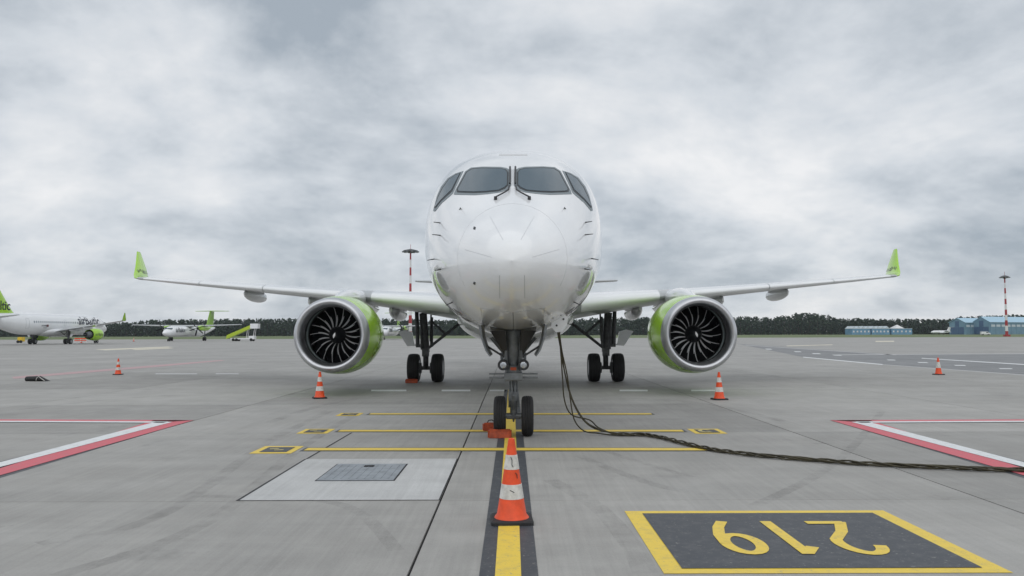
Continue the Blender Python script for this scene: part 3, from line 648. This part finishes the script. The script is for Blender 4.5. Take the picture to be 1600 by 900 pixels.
for dx in (-1, 1):
    lo = MB().lathe([(-.10, .095), (.0, .10), (.12, .05)], (dx * .175, ny - .2, 1.25), 'Y', 20, True).build('taxi_light', 'black_metal', ng, smooth=40)
    MB().lathe([(-.106, .002), (-.110, .035), (-.104, .055)], (dx * .175, ny - .2, 1.25), 'Y', 20, True).build('lamp_lens', 'lamp_glass', ng, smooth=40)
    TPn = [(a * .49, .17 + (r_ - .30) * .8) for a, r_ in TP]
    MB().lathe(TPn, (dx * .242, ny, .35), 'X', 40).build('tyre', 'tyre', ng, smooth=40)
    MB().lathe([(-.09, .17), (-.05, .13), (-.05, .03)], (dx * .242, ny, .35), 'X', 20, True).lathe([(.09, .17), (.05, .13), (.05, .03)], (dx * .242, ny, .35), 'X', 20, True).build('wheel_hub', 'hub', ng, smooth=30)
    # door: thin curved plate hanging beside the bay, shadow put into its grey
    mb = MB(); rs = []
    for (yy) in (1.95, 2.0, 2.6, 3.2, 3.25):
        rs.append([Vector((dx * x, yy, z)) for x, z in ((.56, 1.93), (.52, 1.72), (.45, 1.52), (.38, 1.42), (.365, 1.43), (.43, 1.54), (.49, 1.72), (.52, 1.93))])
    mb.rings(rs).build('nose_gear_door', 'gear_grey', root, smooth=30)
    MB().tube([(dx * .46, ny - .3, 1.58), (dx * .12, ny - .15, 1.36)], .018, 6).build('door_rod', 'gear_dark', root)
for dx in (-1, 1):
    MB().add([(dx * .40, ny - .33, 1.84), (dx * .14, ny - .33, 1.84), (dx * .10, ny - .2, 1.42), (dx * .15, ny - .2, 1.42), (dx * .40, ny - .27, 1.84), (dx * .14, ny - .27, 1.84), (dx * .10, ny - .14, 1.42), (dx * .15, ny - .14, 1.42)], [(0, 1, 2, 3), (7, 6, 5, 4), (0, 4, 5, 1), (1, 5, 6, 2), (2, 6, 7, 3), (3, 7, 4, 0)]).build('drag_brace', 'black_metal', ng)
bay = []
for k in range(9):
    row = []
    for j in range(7):
        x, s_ = -.40 + .80 * j / 6, 2.72 + 1.25 * k / 8; p, n, _, _ = BV.ray_cast(Vector((x, s_, -1)), Vector((0, 0, 1))); row.append(p + Vector((0, 0, -.006)))
    bay.append(row)
MB().rings(bay, False, 0, False).build('shaded_bay_sheet', 'black_metal', root)  # black sheet on the skin, painting the shade of the open gear bay
# external-power panel
pc = hit(875, 508, .05); mb = MB(); pts = [(-.14, .06), (-.06, .15), (.06, .16), (.15, .08), (.13, -.06), (.05, -.17), (-.06, -.18), (-.14, -.09)]
mb.rings([[pc + Vector((a, yy, b_)) for a, b_ in pts] for yy in (-.015, .015)]); pn = mb.build('power_panel_door', 'white_paint', root)
for (a, b_) in ((.07, .05), (-.05, -.06)): MB().lathe([(-.03, .018), (-.016, .018)], tuple(pc + Vector((a, 0, b_))), 'Y', 12, True).build('latch', 'black_metal', pn)
# tail
def fin_sec(le, te, z, th): return [Vector((q_ * (te - le), le + p * (te - le), z)) for p, q_ in [(a, b_ - .02 * (1 - (2 * a - 1) ** 2)) for a, b_ in airfoil(th)]]
fin = MB().rings([fin_sec(28.6, 37.4, 5.15, .06), fin_sec(29.7, 37.5, 5.8, .085), fin_sec(31.1, 37.7, 7.2, .085), fin_sec(35.1, 38.8, 11.5, .085)]).build('tail_fin', 'lime_paint', root, smooth=40)
for sx in (1, -1):
    vs, fs = text2d('airBaltic', 2.2, .03); MB().add([(sx * (.345 - .03 * abs(y)), 34.2 + x * sx, 6.6 + y) for x, y in vs], fs).build('lettering', 'navy', fin)
    def ts(x, le, z, ch): return [Vector((sx * x, le + p * ch, z + q_ * ch)) for p, q_ in airfoil(.09)]
    MB().rings([ts(.5, 33.6, 4.55, 3.1), ts(6.1, 36.9, 4.95, 1.25)]).build('tailplane', 'wing_grey', root, smooth=40)

# second airliner of the same type, parked pointing away on the left
a2 = copy_tree(root); a2.location = (-84.8, 166, 0); a2.rotation_euler.z = R(178.5)
tag(a2, 'white and lime jet airliner seen from behind at far left, tail cut by the frame', 'airliner')

# ================================================================== TURBOPROPS
def turboprop():
    r = thing('turboprop_plane', 'white and lime high-wing turboprop airliner beside the boarding stairs', 'airplane')
    zt = [(0, 2.0), (.3, 2.35), (1, 2.7), (1.8, 3.05), (2.6, 3.5), (3.6, 3.75), (5, 3.8), (21, 3.8), (26, 3.85), (32, 3.7)]; zb = [(0, 2.0), (.3, 1.7), (1, 1.4), (2.5, 1.15), (4, 1.1), (20, 1.1), (26, 2.0), (32, 3.3)]; ww = [(0, 0), (.3, .4), (1, .75), (2.5, 1.2), (4, 1.35), (20, 1.35), (26, .95), (32, .12)]
    rs = []
    for k in range(60):
        s_ = .01 + 31.9 * (k / 59) ** 1.5; a, b_, w_ = interp(zt, s_), interp(zb, s_), max(.01, interp(ww, s_)); rs.append([Vector((w_ * math.cos(2 * math.pi * j / 28), s_, (a + b_) / 2 + (a - b_) / 2 * math.sin(2 * math.pi * j / 28))) for j in range(28)])
    f = MB().rings(rs).build('fuselage', 'white_paint', r, smooth=50)
    for (x0_, x1_) in ((-1.02, -.62), (-.56, -.04), (.04, .56), (.62, 1.02)):
        def wp_(x, z): 
            s_ = 1.75 + .55 * (x / 1.0) ** 2 + (z - 3.0) * 1.1; return Vector((x, s_ - .06, z))
        MB().rings([[wp_(x0_, 2.98), wp_(x1_, 2.98), wp_(x1_, 3.34), wp_(x0_, 3.34)], [p + Vector((0, .2, 0)) for p in (wp_(x0_, 2.98), wp_(x1_, 2.98), wp_(x1_, 3.34), wp_(x0_, 3.34))]]).build('cockpit_pane', 'glass', f)
    for sx in (1, -1):
        for k in range(20):
            MB().lathe([(0, .001), (.02, .16)], (0, 0, 0), 'X', 10, False).build('cabin_window', 'glass', f).location = (sx * 1.34, 6.2 + k * .78, 2.75)
        vs, fs = text2d('airBaltic', 1.7, .02)
        MB().add([(sx * (1.36 * math.sqrt(max(0, 1 - ((2.75 + y - 2.45) / 1.36) ** 2)) + .015), 6.6 + x * sx, 2.75 + y) for x, y in vs], fs).build('lettering', 'navy', f)
        def ws(x, le, z, ch, th=.14): return [Vector((sx * x, le + p * ch, z + q_ * ch)) for p, q_ in airfoil(th)]
        MB().rings([ws(0, 12.2, 3.85, 3.3), ws(4.6, 12.2, 3.88, 3.1), ws(14.2, 12.9, 4.2, 1.5)]).build('wing', 'wing_grey', r, smooth=40)
        rs = []
        for (yy, hw, z0, z1) in ((9.6, .28, 3.0, 3.6), (10.2, .45, 2.75, 3.85), (12.5, .5, 2.6, 4.1), (15.5, .48, 2.6, 4.0), (18.2, .1, 3.3, 3.6)):
            rs.append([Vector((sx * 4.4 + hw * math.cos(2 * math.pi * j / 16), yy, (z0 + z1) / 2 + (z1 - z0) / 2 * math.sin(2 * math.pi * j / 16))) for j in range(16)])
        nc = MB().rings(rs).build('engine_nacelle', 'lime_paint', r, smooth=50)
        MB().lathe([(8.9, .02), (9.2, .2), (9.62, .28)], (sx * 4.4, 0, 3.3), 'Y', 16, True).build('spinner', 'fan_dark', nc, smooth=50)
        for k in range(6):
            t = 2 * math.pi * k / 6 + .3; d = Vector((math.cos(t), 0, math.sin(t))); tn = Vector((-math.sin(t), 0, math.cos(t))); c0 = Vector((sx * 4.4, 9.35, 3.3))
            rs = [[c0 + d * q_ + (tn * .7 + Vector((0, .7, 0))) * a * hw + Vector((0, .03, 0)) * b_ for a, b_ in ((-1, 0), (0, 1), (1, 0), (0, -1))] for q_, hw in ((.2, .08), (.9, .19), (1.6, .2), (2.05, .1))]
            MB().rings(rs).build('propeller_blade', 'fan_dark', nc)
        mb = MB().tube([(sx * 4.4, 14.2, 2.8), (sx * 4.4, 14.0, .5)], .12, 8); lg = mb.build('main_gear_leg', 'gear_dark', r)
        for dx in (-.25, .25): MB().lathe([(-.13, .2), (-.13, .42), (-.08, .5), (.08, .5), (.13, .42), (.13, .2)], (sx * 4.4 + dx, 14.0, .5), 'X', 20, True).build('tyre', 'tyre', lg, smooth=40)
    lg = MB().tube([(0, 3, 1.4), (0, 2.9, .35)], .08, 8).build('nose_gear_leg', 'gear_dark', r)
    for dx in (-.2, .2): MB().lathe([(-.09, .12), (-.09, .28), (-.05, .34), (.05, .34), (.09, .28), (.09, .12)], (dx, 2.9, .34), 'X', 18, True).build('tyre', 'tyre', lg, smooth=40)
    def fs_(le, te, z, th): return [Vector((q_ * (te - le), le + p * (te - le), z)) for p, q_ in [(a, b_ - .02 * (1 - (2 * a - 1) ** 2)) for a, b_ in airfoil(th)]]
    MB().rings([fs_(22.5, 31.2, 3.6, .05), fs_(26.2, 31.0, 4.5, .1), fs_(28.2, 31.4, 8.1, .1)]).build('tail_fin', 'lime_dark', r, smooth=40)
    MB().rings([[Vector((x, le + p * ch, 8.2 + q_ * ch)) for p, q_ in airfoil(.1)] for x, le, ch in ((-4.6, 29.4, 1.5), (0, 28.4, 2.6), (4.6, 29.4, 1.5))]).build('tailplane', 'lime_dark', r, smooth=40)
    return r
tp = turboprop(); tp.location = (-85.2, 195, 0); tp.rotation_euler.z = R(-1)
tp2 = copy_tree(tp); tp2.location = (-36, 221, 0)
tag(tp2, 'white and lime turboprop airliner far behind, glimpsed between left engine and main wheels', 'airplane')

# ================================================================== BOARDING STAIRS
c = gnd(379, 532.5); c.y = 197; c.x = (379 - 800) / F * 197
bs = thing('boarding_stairs', 'lime green mobile boarding stairs on a white wheeled chassis near the turboprop', 'stairs', (c.x, c.y, 0))
MB().box(-2.6, 3.2, -.9, .9, .45, .75).box(1.9, 3.2, -.9, .9, .75, 1.3).build('chassis', 'white_paint', bs, bevel=.04)
for x in (-1.9, -1.1, 2.5):
    for y in (-.85, .85): MB().lathe([(-.12, .15), (-.12, .36), (.12, .36), (.12, .15)], (x, y, .36), 'Y', 18, True).build('wheel', 'tyre', bs, smooth=40)
ra = MB()
for y in (-.85, .85): ra.add([(-3.7, y - .04, .55), (2.3, y - .04, 3.2), (2.3, y - .04, 4.0), (-3.5, y - .04, 1.5), (-3.7, y + .04, .55), (2.3, y + .04, 3.2), (2.3, y + .04, 4.0), (-3.5, y + .04, 1.5)], [(0, 1, 2, 3), (7, 6, 5, 4), (0, 4, 5, 1), (1, 5, 6, 2), (2, 6, 7, 3), (3, 7, 4, 0)])
ra.build('side_panel', 'stair_green', bs)
for k in range(14): MB().box(-3.6 + k * .42, -3.2 + k * .42, -.8, .8, .5 + k * .19, .56 + k * .19).build('step', 'gear_grey', bs)
MB().box(2.2, 4.1, -.95, .95, 3.1, 4.3).build('top_platform', 'white_paint', bs, bevel=.03)
for x in (1.2, 2.9):
    MB().tube([(x, -.6, .7), (x + .3, -.6, 3.1)], .07, 6).tube([(x, .6, .7), (x + .3, .6, 3.1)], .07, 6).build('support', 'mast_white', bs)

# ================================================================== CONES
def cone(label, loc, h=.75, one=False, rz=0):
    k = h / .75; r = thing('traffic_cone', label, 'cone', loc, rz, 'traffic cones around the parked airliner')
    mb = MB(); pts = rrect(0, 0, .19, .19, .04); mb.rings([[(a * k, b_ * k, z * k) for a, b_ in pts] for z in (0, .03)] + [[(a * k * .94, b_ * k * .94, .042 * k) for a, b_ in pts]]); mb.build('base', 'rubber', r)
    def rad(z): return (.135 - (.135 - .028) * (z - .042) / .708)
    MB().lathe([(a * k, b_ * k) for a, b_ in ((.042, .158), (.055, .15), (.075, rad(.075) + .004), (.3, rad(.3)), (.745, rad(.745)), (.752, .018), (.752, .001))], (0, 0, 0), 'Z', 32).build('cone_body', 'cone_orange', r, smooth=40)
    for (z0, z1) in (((.30, .56),) if one else ((.215, .345), (.475, .605))):
        MB().lathe([(z0 * k, (rad(z0) - .001) * k), (z0 * k + .002, (rad(z0) + .003) * k), (z1 * k - .002, (rad(z1) + .003) * k), (z1 * k, (rad(z1) - .001) * k)], (0, 0, 0), 'Z', 32).build('reflective_band', 'cone_white', r, smooth=40)
    return r
fc = cone('large orange and white traffic cone in the foreground on the yellow lead-in line', gnd(799.5, 815), .79, rz=.05)
# scuffs on the near cone
for (pts, z) in (([(-.010, 0), (.002, -.03), (.0, -.07), (.012, -.09)], .59), ([(.03, 0), (.045, -.012), (.05, -.05)], .45), ([(-.02, 0), (.02, -.02)], .30)):
    def rr(z_): return .135 - .107 * (z_ - .042) / .708 + .006
    MB().tube([Vector((x * 1.05, -math.sqrt(max(1e-6, (rr(z + dz) * 1.055) ** 2 - (x * 1.05) ** 2)), (z + dz) * 1.053)) for x, dz in pts], .0035, 5).build('scuff', 'seal_black', fc)
cone('orange and white traffic cone under the left engine', gnd(499.5, 622.5), .74, rz=.4)
cone('orange and white traffic cone below the right engine', gnd(1124, 624.5), .74, rz=.2)
cone('orange and white traffic cone on open apron near the black bag at left', gnd(184.5, 585.5), .72, rz=.1)
cone('orange traffic cone with one white band alone on the right apron', gnd(1466.5, 585.5), .72, True, .3)
for (px, py, lb) in ((209, 533.5, 'tiny distant traffic cone between the left airliner and turboprop'), (127, 536.0, 'tiny distant traffic cone under the left airliner wing')):
    cone(lb, gnd(px, py), .95)
# ================================================================== CHOCKS
def chock(label, loc, rz, ln=.36):
    r = thing('wheel_chock', label, 'chock', loc, rz, 'orange wheel chocks')
    MB().rings([[Vector((x, a, b_)) for a, b_ in ((-.09, 0), (.09, 0), (.075, .09), (.03, .15), (-.03, .15), (-.075, .09))] for x in (-ln / 2, ln / 2)]).build('block', 'chock_orange', r, bevel=.01)
    for x in (-ln / 2 - .012, ln / 2 + .012): MB().box(x - .01, x + .01, -.07, .07, .01, .13).build('end_plate', 'chock_orange', r)
    MB().tube([(-ln * .3, 0, .15), (-ln * .2, .02, .19), (0, .03, .195), (ln * .2, .01, .15)], .01, 6).build('rope', 'rubber', r)
chock('orange wheel chock in front of the nose wheel', gnd(781, 684), R(-4)); chock('orange wheel chock behind the nose tyre, partly hidden', gnd(769, 673), R(8), .3)
chock('orange wheel chock at the left main wheels', gnd(643, 598.5), R(3), .4)
# ================================================================== POWER CABLE
cb = thing('ground_power_cable', 'dark twisted power cable bundle hanging from the airliner nose and trailing right', 'cable', gnd(960, 683))
inv = Vector(cb.location); top = pc + Vector((0, NOSE_Y, -.12))
hang = [(0, [(876, 545), (881, 575), (889, 608), (902, 640), (922, 664)]), (1, [(877, 545), (882, 580), (892, 620), (908, 652), (930, 670)]), (2, [(876, 548), (879, 590), (882, 625), (893, 648), (921, 656), (935, 668)]), (3, [(878, 548), (886, 585), (891, 622), (897, 655), (912, 673), (935, 677)])]
run = [(962, 681.5), (1010, 682), (1040, 688), (1080, 698), (1120, 707), (1180, 714.5), (1260, 721.5), (1350, 728), (1450, 733.5), (1540, 737), (1640, 739), (1760, 741)]
for k, pts in hang:
    P = [top + Vector((.012 * k - .02, 0, 0))]
    for i, (px, py) in enumerate(pts):
        yy = top.y + (gnd(945, 680).y - top.y) * (i + 1) / (len(pts) + 1); p = at(px, py, yy); p.z = max(p.z, .03); P.append(p)
    base = [gnd(a, b_) for a, b_ in run]; full = []
    for i in range(len(base) - 1):
        for t in range(8): full.append(base[i].lerp(base[i + 1], t / 8))
    for i, p in enumerate(full):
        dirn = (full[min(i + 1, len(full) - 1)] - full[max(0, i - 1)]).normalized(); nrm = Vector((-dirn.y, dirn.x, 0)); a = i * .55 + k * math.pi / 2 + .5 * math.sin(i * .31 + k)
        P.append(p + nrm * (.045 + .02 * math.sin(i * .17 + 2 * k)) * math.cos(a) + Vector((0, 0, .034 + .022 * math.sin(a))))
    # smooth hanging part
    Q = []
    for i in range(len(P) - 1):
        if i < len(pts) + 1:
            p0, p1, p2, p3 = P[max(0, i - 1)], P[i], P[i + 1], P[min(len(P) - 1, i + 2)]
            for t in (0, .25, .5, .75): Q.append(.5 * ((2 * p1) + (p2 - p0) * t + (2 * p0 - 5 * p1 + 4 * p2 - p3) * t * t + (3 * p1 - p0 - 3 * p2 + p3) * t ** 3))
        else: Q.append(P[i])
    for q_ in Q: q_.z = max(q_.z, .018)
    MB().tube([q_ - inv for q_ in Q], .0125, 7).build('cable_strand', 'cable', cb, smooth=60)
# ================================================================== BLACK BAG ON THE LEFT
c = gnd(57, 595.5); r = thing('equipment_bag', 'long black equipment bag with pale strap lying on the left apron', 'bag', c, R(-6)); r.scale = (.7, .7, .7)
rs = []
for (x, h_, wd) in ((-.58, .18, .16), (-.55, .26, .2), (0, .28, .21), (.2, .29, .2), (.55, .10, .18), (.72, .02, .15)):
    rs.append([Vector((x, wd * math.cos(2 * math.pi * j / 14), h_ / 2 + h_ / 2 * math.sin(2 * math.pi * j / 14))) for j in range(14)])
MB().rings(rs).build('bag_body', 'rubber', r, smooth=50)
MB().tube([(.12, -.2, .05), (.16, -.215, .17), (.26, -.19, .27), (.42, -.2, .16), (.60, -.17, .03)], .018, 6).build('strap', 'cone_white', r)
MB().lathe([(-.595, .05), (-.585, .05)], (0, -.02, .1), 'X', 12, True).build('end_cap', 'mast_white', r)
# ================================================================== GROUND EQUIPMENT FAR LEFT
c = gnd(33, 536); r = thing('ground_power_unit', 'small yellow equipment cart behind the wheels of the left airliner', 'cart', c)
MB().box(-.45, .45, -.6, .6, .3, 1.25).build('cabinet', 'yellow_kit', r, bevel=.06)
for x in (-.3, .3): MB().lathe([(-.1, .1), (-.1, .3), (.1, .3), (.1, .1)], (x, -.6, .3), 'Y', 14, True).build('wheel', 'tyre', r)
for (px, lb) in ((121, 'red and white barrier under the wing root of left airliner'), (130, 'red and white barrier nearer the engine of left airliner')):
    c = gnd(px, 535.3); r = thing('safety_barrier', lb, 'barrier', c, 0, 'red barriers below the left airliner')
    MB().box(-.65, .65, -.04, .04, .75, 1.0).build('board', 'cone_orange', r); MB().box(-.65, .65, -.04, .04, .35, .55).build('board', 'cone_orange', r)
    for x in (-.6, .6): MB().box(x - .04, x + .04, -.25, .25, 0, .05).box(x - .03, x + .03, -.03, .03, .05, 1.05).build('post', 'mast_white', r)
# ================================================================== LIGHT MASTS
def mast(label, loc, h, hr=1.0):
    r = thing('light_mast', label, 'mast', loc, 0, 'red and white apron floodlight masts'); n = 11
    for k in range(n):
        z0, z1 = h * k / n, h * (k + 1) / n; r0, r1 = .55 - .33 * k / n, .55 - .33 * (k + 1) / n
        MB().tube([(0, 0, z0), (0, 0, z1)], [r0, r1], 12).build('mast_section', 'mast_red' if k % 2 == 0 else 'mast_white', r, smooth=40)
    MB().lathe([(h - .5, .3), (h + .1, 2.3 * hr), (h + .35, 2.2 * hr), (h + .8, .4)], (0, 0, 0), 'Z', 20, True).build('lamp_ring', 'gear_dark', r, smooth=30)
    for k in range(10):
        a = 2 * math.pi * k / 10; MB().obox((2.2 * hr * math.cos(a), 2.2 * hr * math.sin(a), h - .05), (math.cos(a), math.sin(a), 0), (-math.sin(a), math.cos(a), 0), (0, 0, 1), .4, .3, .16).build('floodlight', 'gear_grey', r)
    MB().tube([(0, 0, h + .8), (0, 0, h + 2.2)], .06, 6).build('lightning_rod', 'mast_red', r); MB().box(-.9, .9, -.9, .9, 0, .7).build('footing', 'mast_red', r)
mast('tall red and white floodlight mast behind the left wing', ((641 - 800) / F * 240, 240, 0), 26.5)
mast('red and white floodlight mast at far right before the blue hangars', ((1571.5 - 800) / F * 310, 310, -.04), 23, .68)
# ================================================================== HANGARS
def hangar(name, label, x, y, wd, ln, eave, ridge, rz, door=True, group=None, roof='hangar_roof', wall='hangar_wall'):
    r = thing(name, label, 'hangar', (x, y, -.05), rz, group)
    MB().add([(-wd / 2, 0, 0), (wd / 2, 0, 0), (wd / 2, 0, eave), (0, 0, ridge), (-wd / 2, 0, eave), (-wd / 2, ln, 0), (wd / 2, ln, 0), (wd / 2, ln, eave), (0, ln, ridge), (-wd / 2, ln, eave)], [(0, 1, 2, 3, 4), (9, 8, 7, 6, 5), (1, 6, 7, 2), (0, 4, 9, 5)]).build('wall', wall, r)
    for s_ in (-1, 1):
        ov = .5; sl_ = (ridge - eave) / (wd / 2); a = [(0, ridge), (s_ * (wd / 2 + ov), eave - ov * sl_)]
        MB().add([(p[0], yy, p[1] + dz) for dz in (.05, .3) for yy in (-.5, ln + .5) for p in a], [(0, 1, 3, 2), (4, 6, 7, 5), (0, 4, 5, 1), (2, 3, 7, 6), (0, 2, 6, 4), (1, 5, 7, 3)]).build('roof_panel', roof, r)
    if door:
        n = 6
        for k in range(n): w1 = wd * .86 / n; x0_ = -wd * .43 + k * w1; MB().box(x0_ + .05, x0_ + w1 - .05, -.15, -.02, .1, eave * .62).build('door_leaf', 'hangar_door', r)
        MB().box(-wd * .13, wd * .13, -.12, -.02, eave * .64, eave * 1.12).build('tail_door', 'hangar_door', r)
        for k in range(int(ln / 6)):
            MB().box(wd / 2 + .02, wd / 2 + .1, 1.5 + k * 6, 6 + k * 6, eave * .62, eave * .8).build('window_band', 'pale_roof', r)
            MB().box(wd / 2 + .02, wd / 2 + .14, .6 + k * 6, .9 + k * 6, 0, eave * .95).build('wall_rib', 'hangar_wall', r)
    return r
Yh = 560
hangar('hangar', 'blue gabled hangar at left of the pair, beside the small white jet', (1494.5 - 800) / F * Yh, Yh, 11.0, 46, 8.4, 11.4, R(-58))
hangar('hangar', 'long blue hangar with pale roof behind the right mast', (1527 - 800) / F * Yh, Yh - 4, 12, 95, 8.6, 12.2, R(-62))
Yb = 580
for (p0, p1, lb, kind) in ((1330, 1359, 'low pale blue building with zigzag roof, leftmost of three before the wood', 0), (1361, 1389, 'low blue building with zigzag roof, middle of the three before the wood', 0), (1392, 1424, 'low blue building with one white pyramid roof, left of the small jet', 1)):
    xa, xb = (p0 - 800) / F * Yb, (p1 - 800) / F * Yb; wd = xb - xa
    r = thing('low_building', lb, 'building', ((xa + xb) / 2, Yb, -.05))
    MB().box(-wd / 2, wd / 2, 0, 12, 0, 4.3).build('wall', 'low_blue', r)
    for k in range(5):
        x = -wd / 2 + wd * (k + .5) / 5; MB().box(x - .55, x + .55, -.08, .02, 1.7, 2.9).build('window', 'mast_white', r)
    MB().box(-wd / 2 - .2, wd / 2 + .2, -.2, 12.2, 4.3, 4.55).build('roof_slab', 'pale_roof', r)
    if kind == 0:
        for k in range(4):
            x0_, x1_ = -wd / 2 + wd * k / 4, -wd / 2 + wd * (k + 1) / 4; xm = (x0_ + x1_) / 2
            MB().add([(x0_, .2, 4.56), (x1_, .2, 4.56), (xm, .2, 6.2), (x0_, 11.8, 4.56), (x1_, 11.8, 4.56), (xm, 11.8, 6.2)], [(0, 1, 2), (5, 4, 3), (0, 2, 5, 3), (1, 4, 5, 2), (0, 3, 4, 1)]).build('roof_peak', 'pale_roof', r)
    else:
        MB().add([(-4.2, .5, 4.56), (2.2, .5, 4.56), (2.2, 11, 4.56), (-4.2, 11, 4.56), (-1, 5, 7.3)], [(0, 1, 4), (1, 2, 4), (2, 3, 4), (3, 0, 4), (3, 2, 1, 0)]).build('pyramid_roof', 'mast_white', r)
# small parked jet
Yj = 470; r = thing('small_jet', 'small white jet parked before the blue hangars', 'airplane', ((1453 - 800) / F * Yj, Yj, 0), R(-78))
rs = []
for (s_, rad_, z) in ((0, .05, 1.6), (.8, .5, 1.65), (2.2, .85, 1.8), (9, .85, 1.8), (12.5, .4, 2.1), (13.6, .1, 2.3)): rs.append([Vector((rad_ * math.cos(2 * math.pi * j / 16), s_, z + rad_ * math.sin(2 * math.pi * j / 16))) for j in range(16)])
MB().rings(rs).build('fuselage', 'white_paint', r, smooth=60)
MB().rings([[Vector((q_ * 2, 10.6 + dz * .7 + p * (2.4 - dz * .3), 2.2 + dz)) for p, q_ in airfoil(.08)] for dz in (0, 2.4)]).build('tail_fin', 'white_paint', r)
MB().rings([[Vector((x, 13 + p * 1.1, 4.6 + q_)) for p, q_ in airfoil(.08)] for x in (-2.4, 2.4)]).build('tailplane', 'white_paint', r)
for s_ in (-1, 1):
    MB().rings([[Vector((s_ * x, le + p * ch, z + q_ * ch)) for p, q_ in airfoil(.1)] for x, le, z, ch in ((.6, 5.6, 1.2, 2.4), (6.5, 7.6, 1.5, .9))]).build('wing', 'white_paint', r)
    MB().lathe([(8.8, .3), (9.2, .42), (11, .3)], (s_ * 1.25, 0, 2.3), 'Y', 14, True).build('engine', 'wing_grey', r, smooth=50)
    MB().tube([(s_ * 1.6, 7.2, 1.2), (s_ * 1.6, 7.2, .2)], .12, 6).build('gear_leg', 'gear_dark', r)
MB().tube([(0, 1.8, 1.2), (0, 1.8, .15)], .1, 6).build('gear_leg', 'gear_dark', r)
# white van by the hangars
r = thing('van', 'small white van on the grass edge before the hangars', 'van', ((1538 - 800) / F * 430, 430, 0), R(80))
MB().rings([[Vector((x, a, b_)) for a, b_ in ((-2.3, .4), (2.3, .4), (2.3, 1.9), (-1.0, 1.9), (-1.7, 1.2), (-2.3, 1.1))] for x in (-.9, .9)]).build('body', 'white_paint', r, bevel=.06)
for x in (-.85, .85):
    for y in (-1.4, 1.4): MB().lathe([(-.1, .1), (-.1, .34), (.1, .34), (.1, .1)], (x, y, .34), 'X', 16, True).build('wheel', 'tyre', r)
    MB().add([(x * 1.07, -1.55, 1.2), (x * 1.07, -.95, 1.75), (x * 1.07, -.1, 1.75), (x * 1.07, -.1, 1.2)], [(0, 1, 2, 3)]).build('side_window', 'glass', r)
# ================================================================== FAR WOOD
mb = MB()
def tree(x, y, h, wd, conif):
    n = 52; base = len(mb.v)
    for i in range(n):
        t = (i + random.random()) / n; z = h * (.04 + .96 * t)
        rr_ = wd * (min(1, (1 - t) * 1.5) ** .7 if conif else math.sqrt(max(.02, 1 - (2 * t - .9) ** 2 * .8)))
        a = random.uniform(0, 6.283); q_ = rr_ * random.uniform(.35, 1); c_ = Vector((x + q_ * math.cos(a), y + q_ * math.sin(a), z)); s_ = random.uniform(.7, 1.35) * (.5 if conif and t > .8 else 1)
        u = Vector((random.uniform(-1, 1), random.uniform(-1, 1), random.uniform(-.6, .6))).normalized(); v_ = u.cross(Vector((random.uniform(-.5, .5), random.uniform(-.5, .5), 1))).normalized()
        k = u.cross(v_) * .5
        mb.add([c_ + u * s_, c_ + v_ * s_ * .8, c_ - u * s_ * .9, c_ - v_ * s_ * .7, c_ + k * s_], [(0, 1, 4), (1, 2, 4), (2, 3, 4), (3, 0, 4)])
    mb.tube([(x, y, 0), (x, y, h * .8)], [.3, .1], 4, 1)
def topy(px):
    T = [(-100, 503), (60, 502), (170, 503), (215, 502), (235, 499), (450, 497.5), (640, 498), (700, 500), (930, 497), (1000, 495), (1140, 497), (1165, 494), (1200, 496.5), (1235, 491), (1260, 489.5), (1285, 491), (1305, 497), (1400, 499), (1480, 499), (1500, 496), (1600, 493), (1750, 493)]
    return interp(T, px)
for row in range(5):
    Yr = 610 + row * 13; px = -120.0
    while px < 1760:
        x = (px - 800) / F * Yr + random.uniform(-1.5, 1.5); hz = 520.5 - (px - 800) * .0017; h = (hz - topy(px)) / F * Yr + CAMZ
        h *= random.uniform(.86, 1.02) if row else random.uniform(.6, .95)
        tree(x, Yr + random.uniform(-5, 5), h, random.uniform(2.0, 3.3), random.random() < .4); px += random.uniform(3.6, 6.4)
fo = mb.build('wood', ['leaf', 'trunk']); struct(fo, 'stuff'); fo['label'] = 'dark mixed wood along the far edge of the airfield'; fo['category'] = 'wood'

# ================================================================== HAZE
hm = bpy.data.materials.new('haze'); hm.use_nodes = True; hn = hm.node_tree; hn.nodes.remove(hn.nodes['Principled BSDF'])
pv = hn.nodes.new('ShaderNodeVolumePrincipled'); pv.inputs['Color'].default_value = (0.80, 0.87, 0.95, 1); pv.inputs['Density'].default_value = 0.00012; pv.inputs['Anisotropy'].default_value = 0.2
hn.links.new(pv.outputs[0], hn.nodes['Material Output'].inputs['Volume']); M['haze'] = hm
hz_ = MB().box(-900, 900, -320, 760, -3.0, 40).build('haze', 'haze'); struct(hz_, 'stuff')
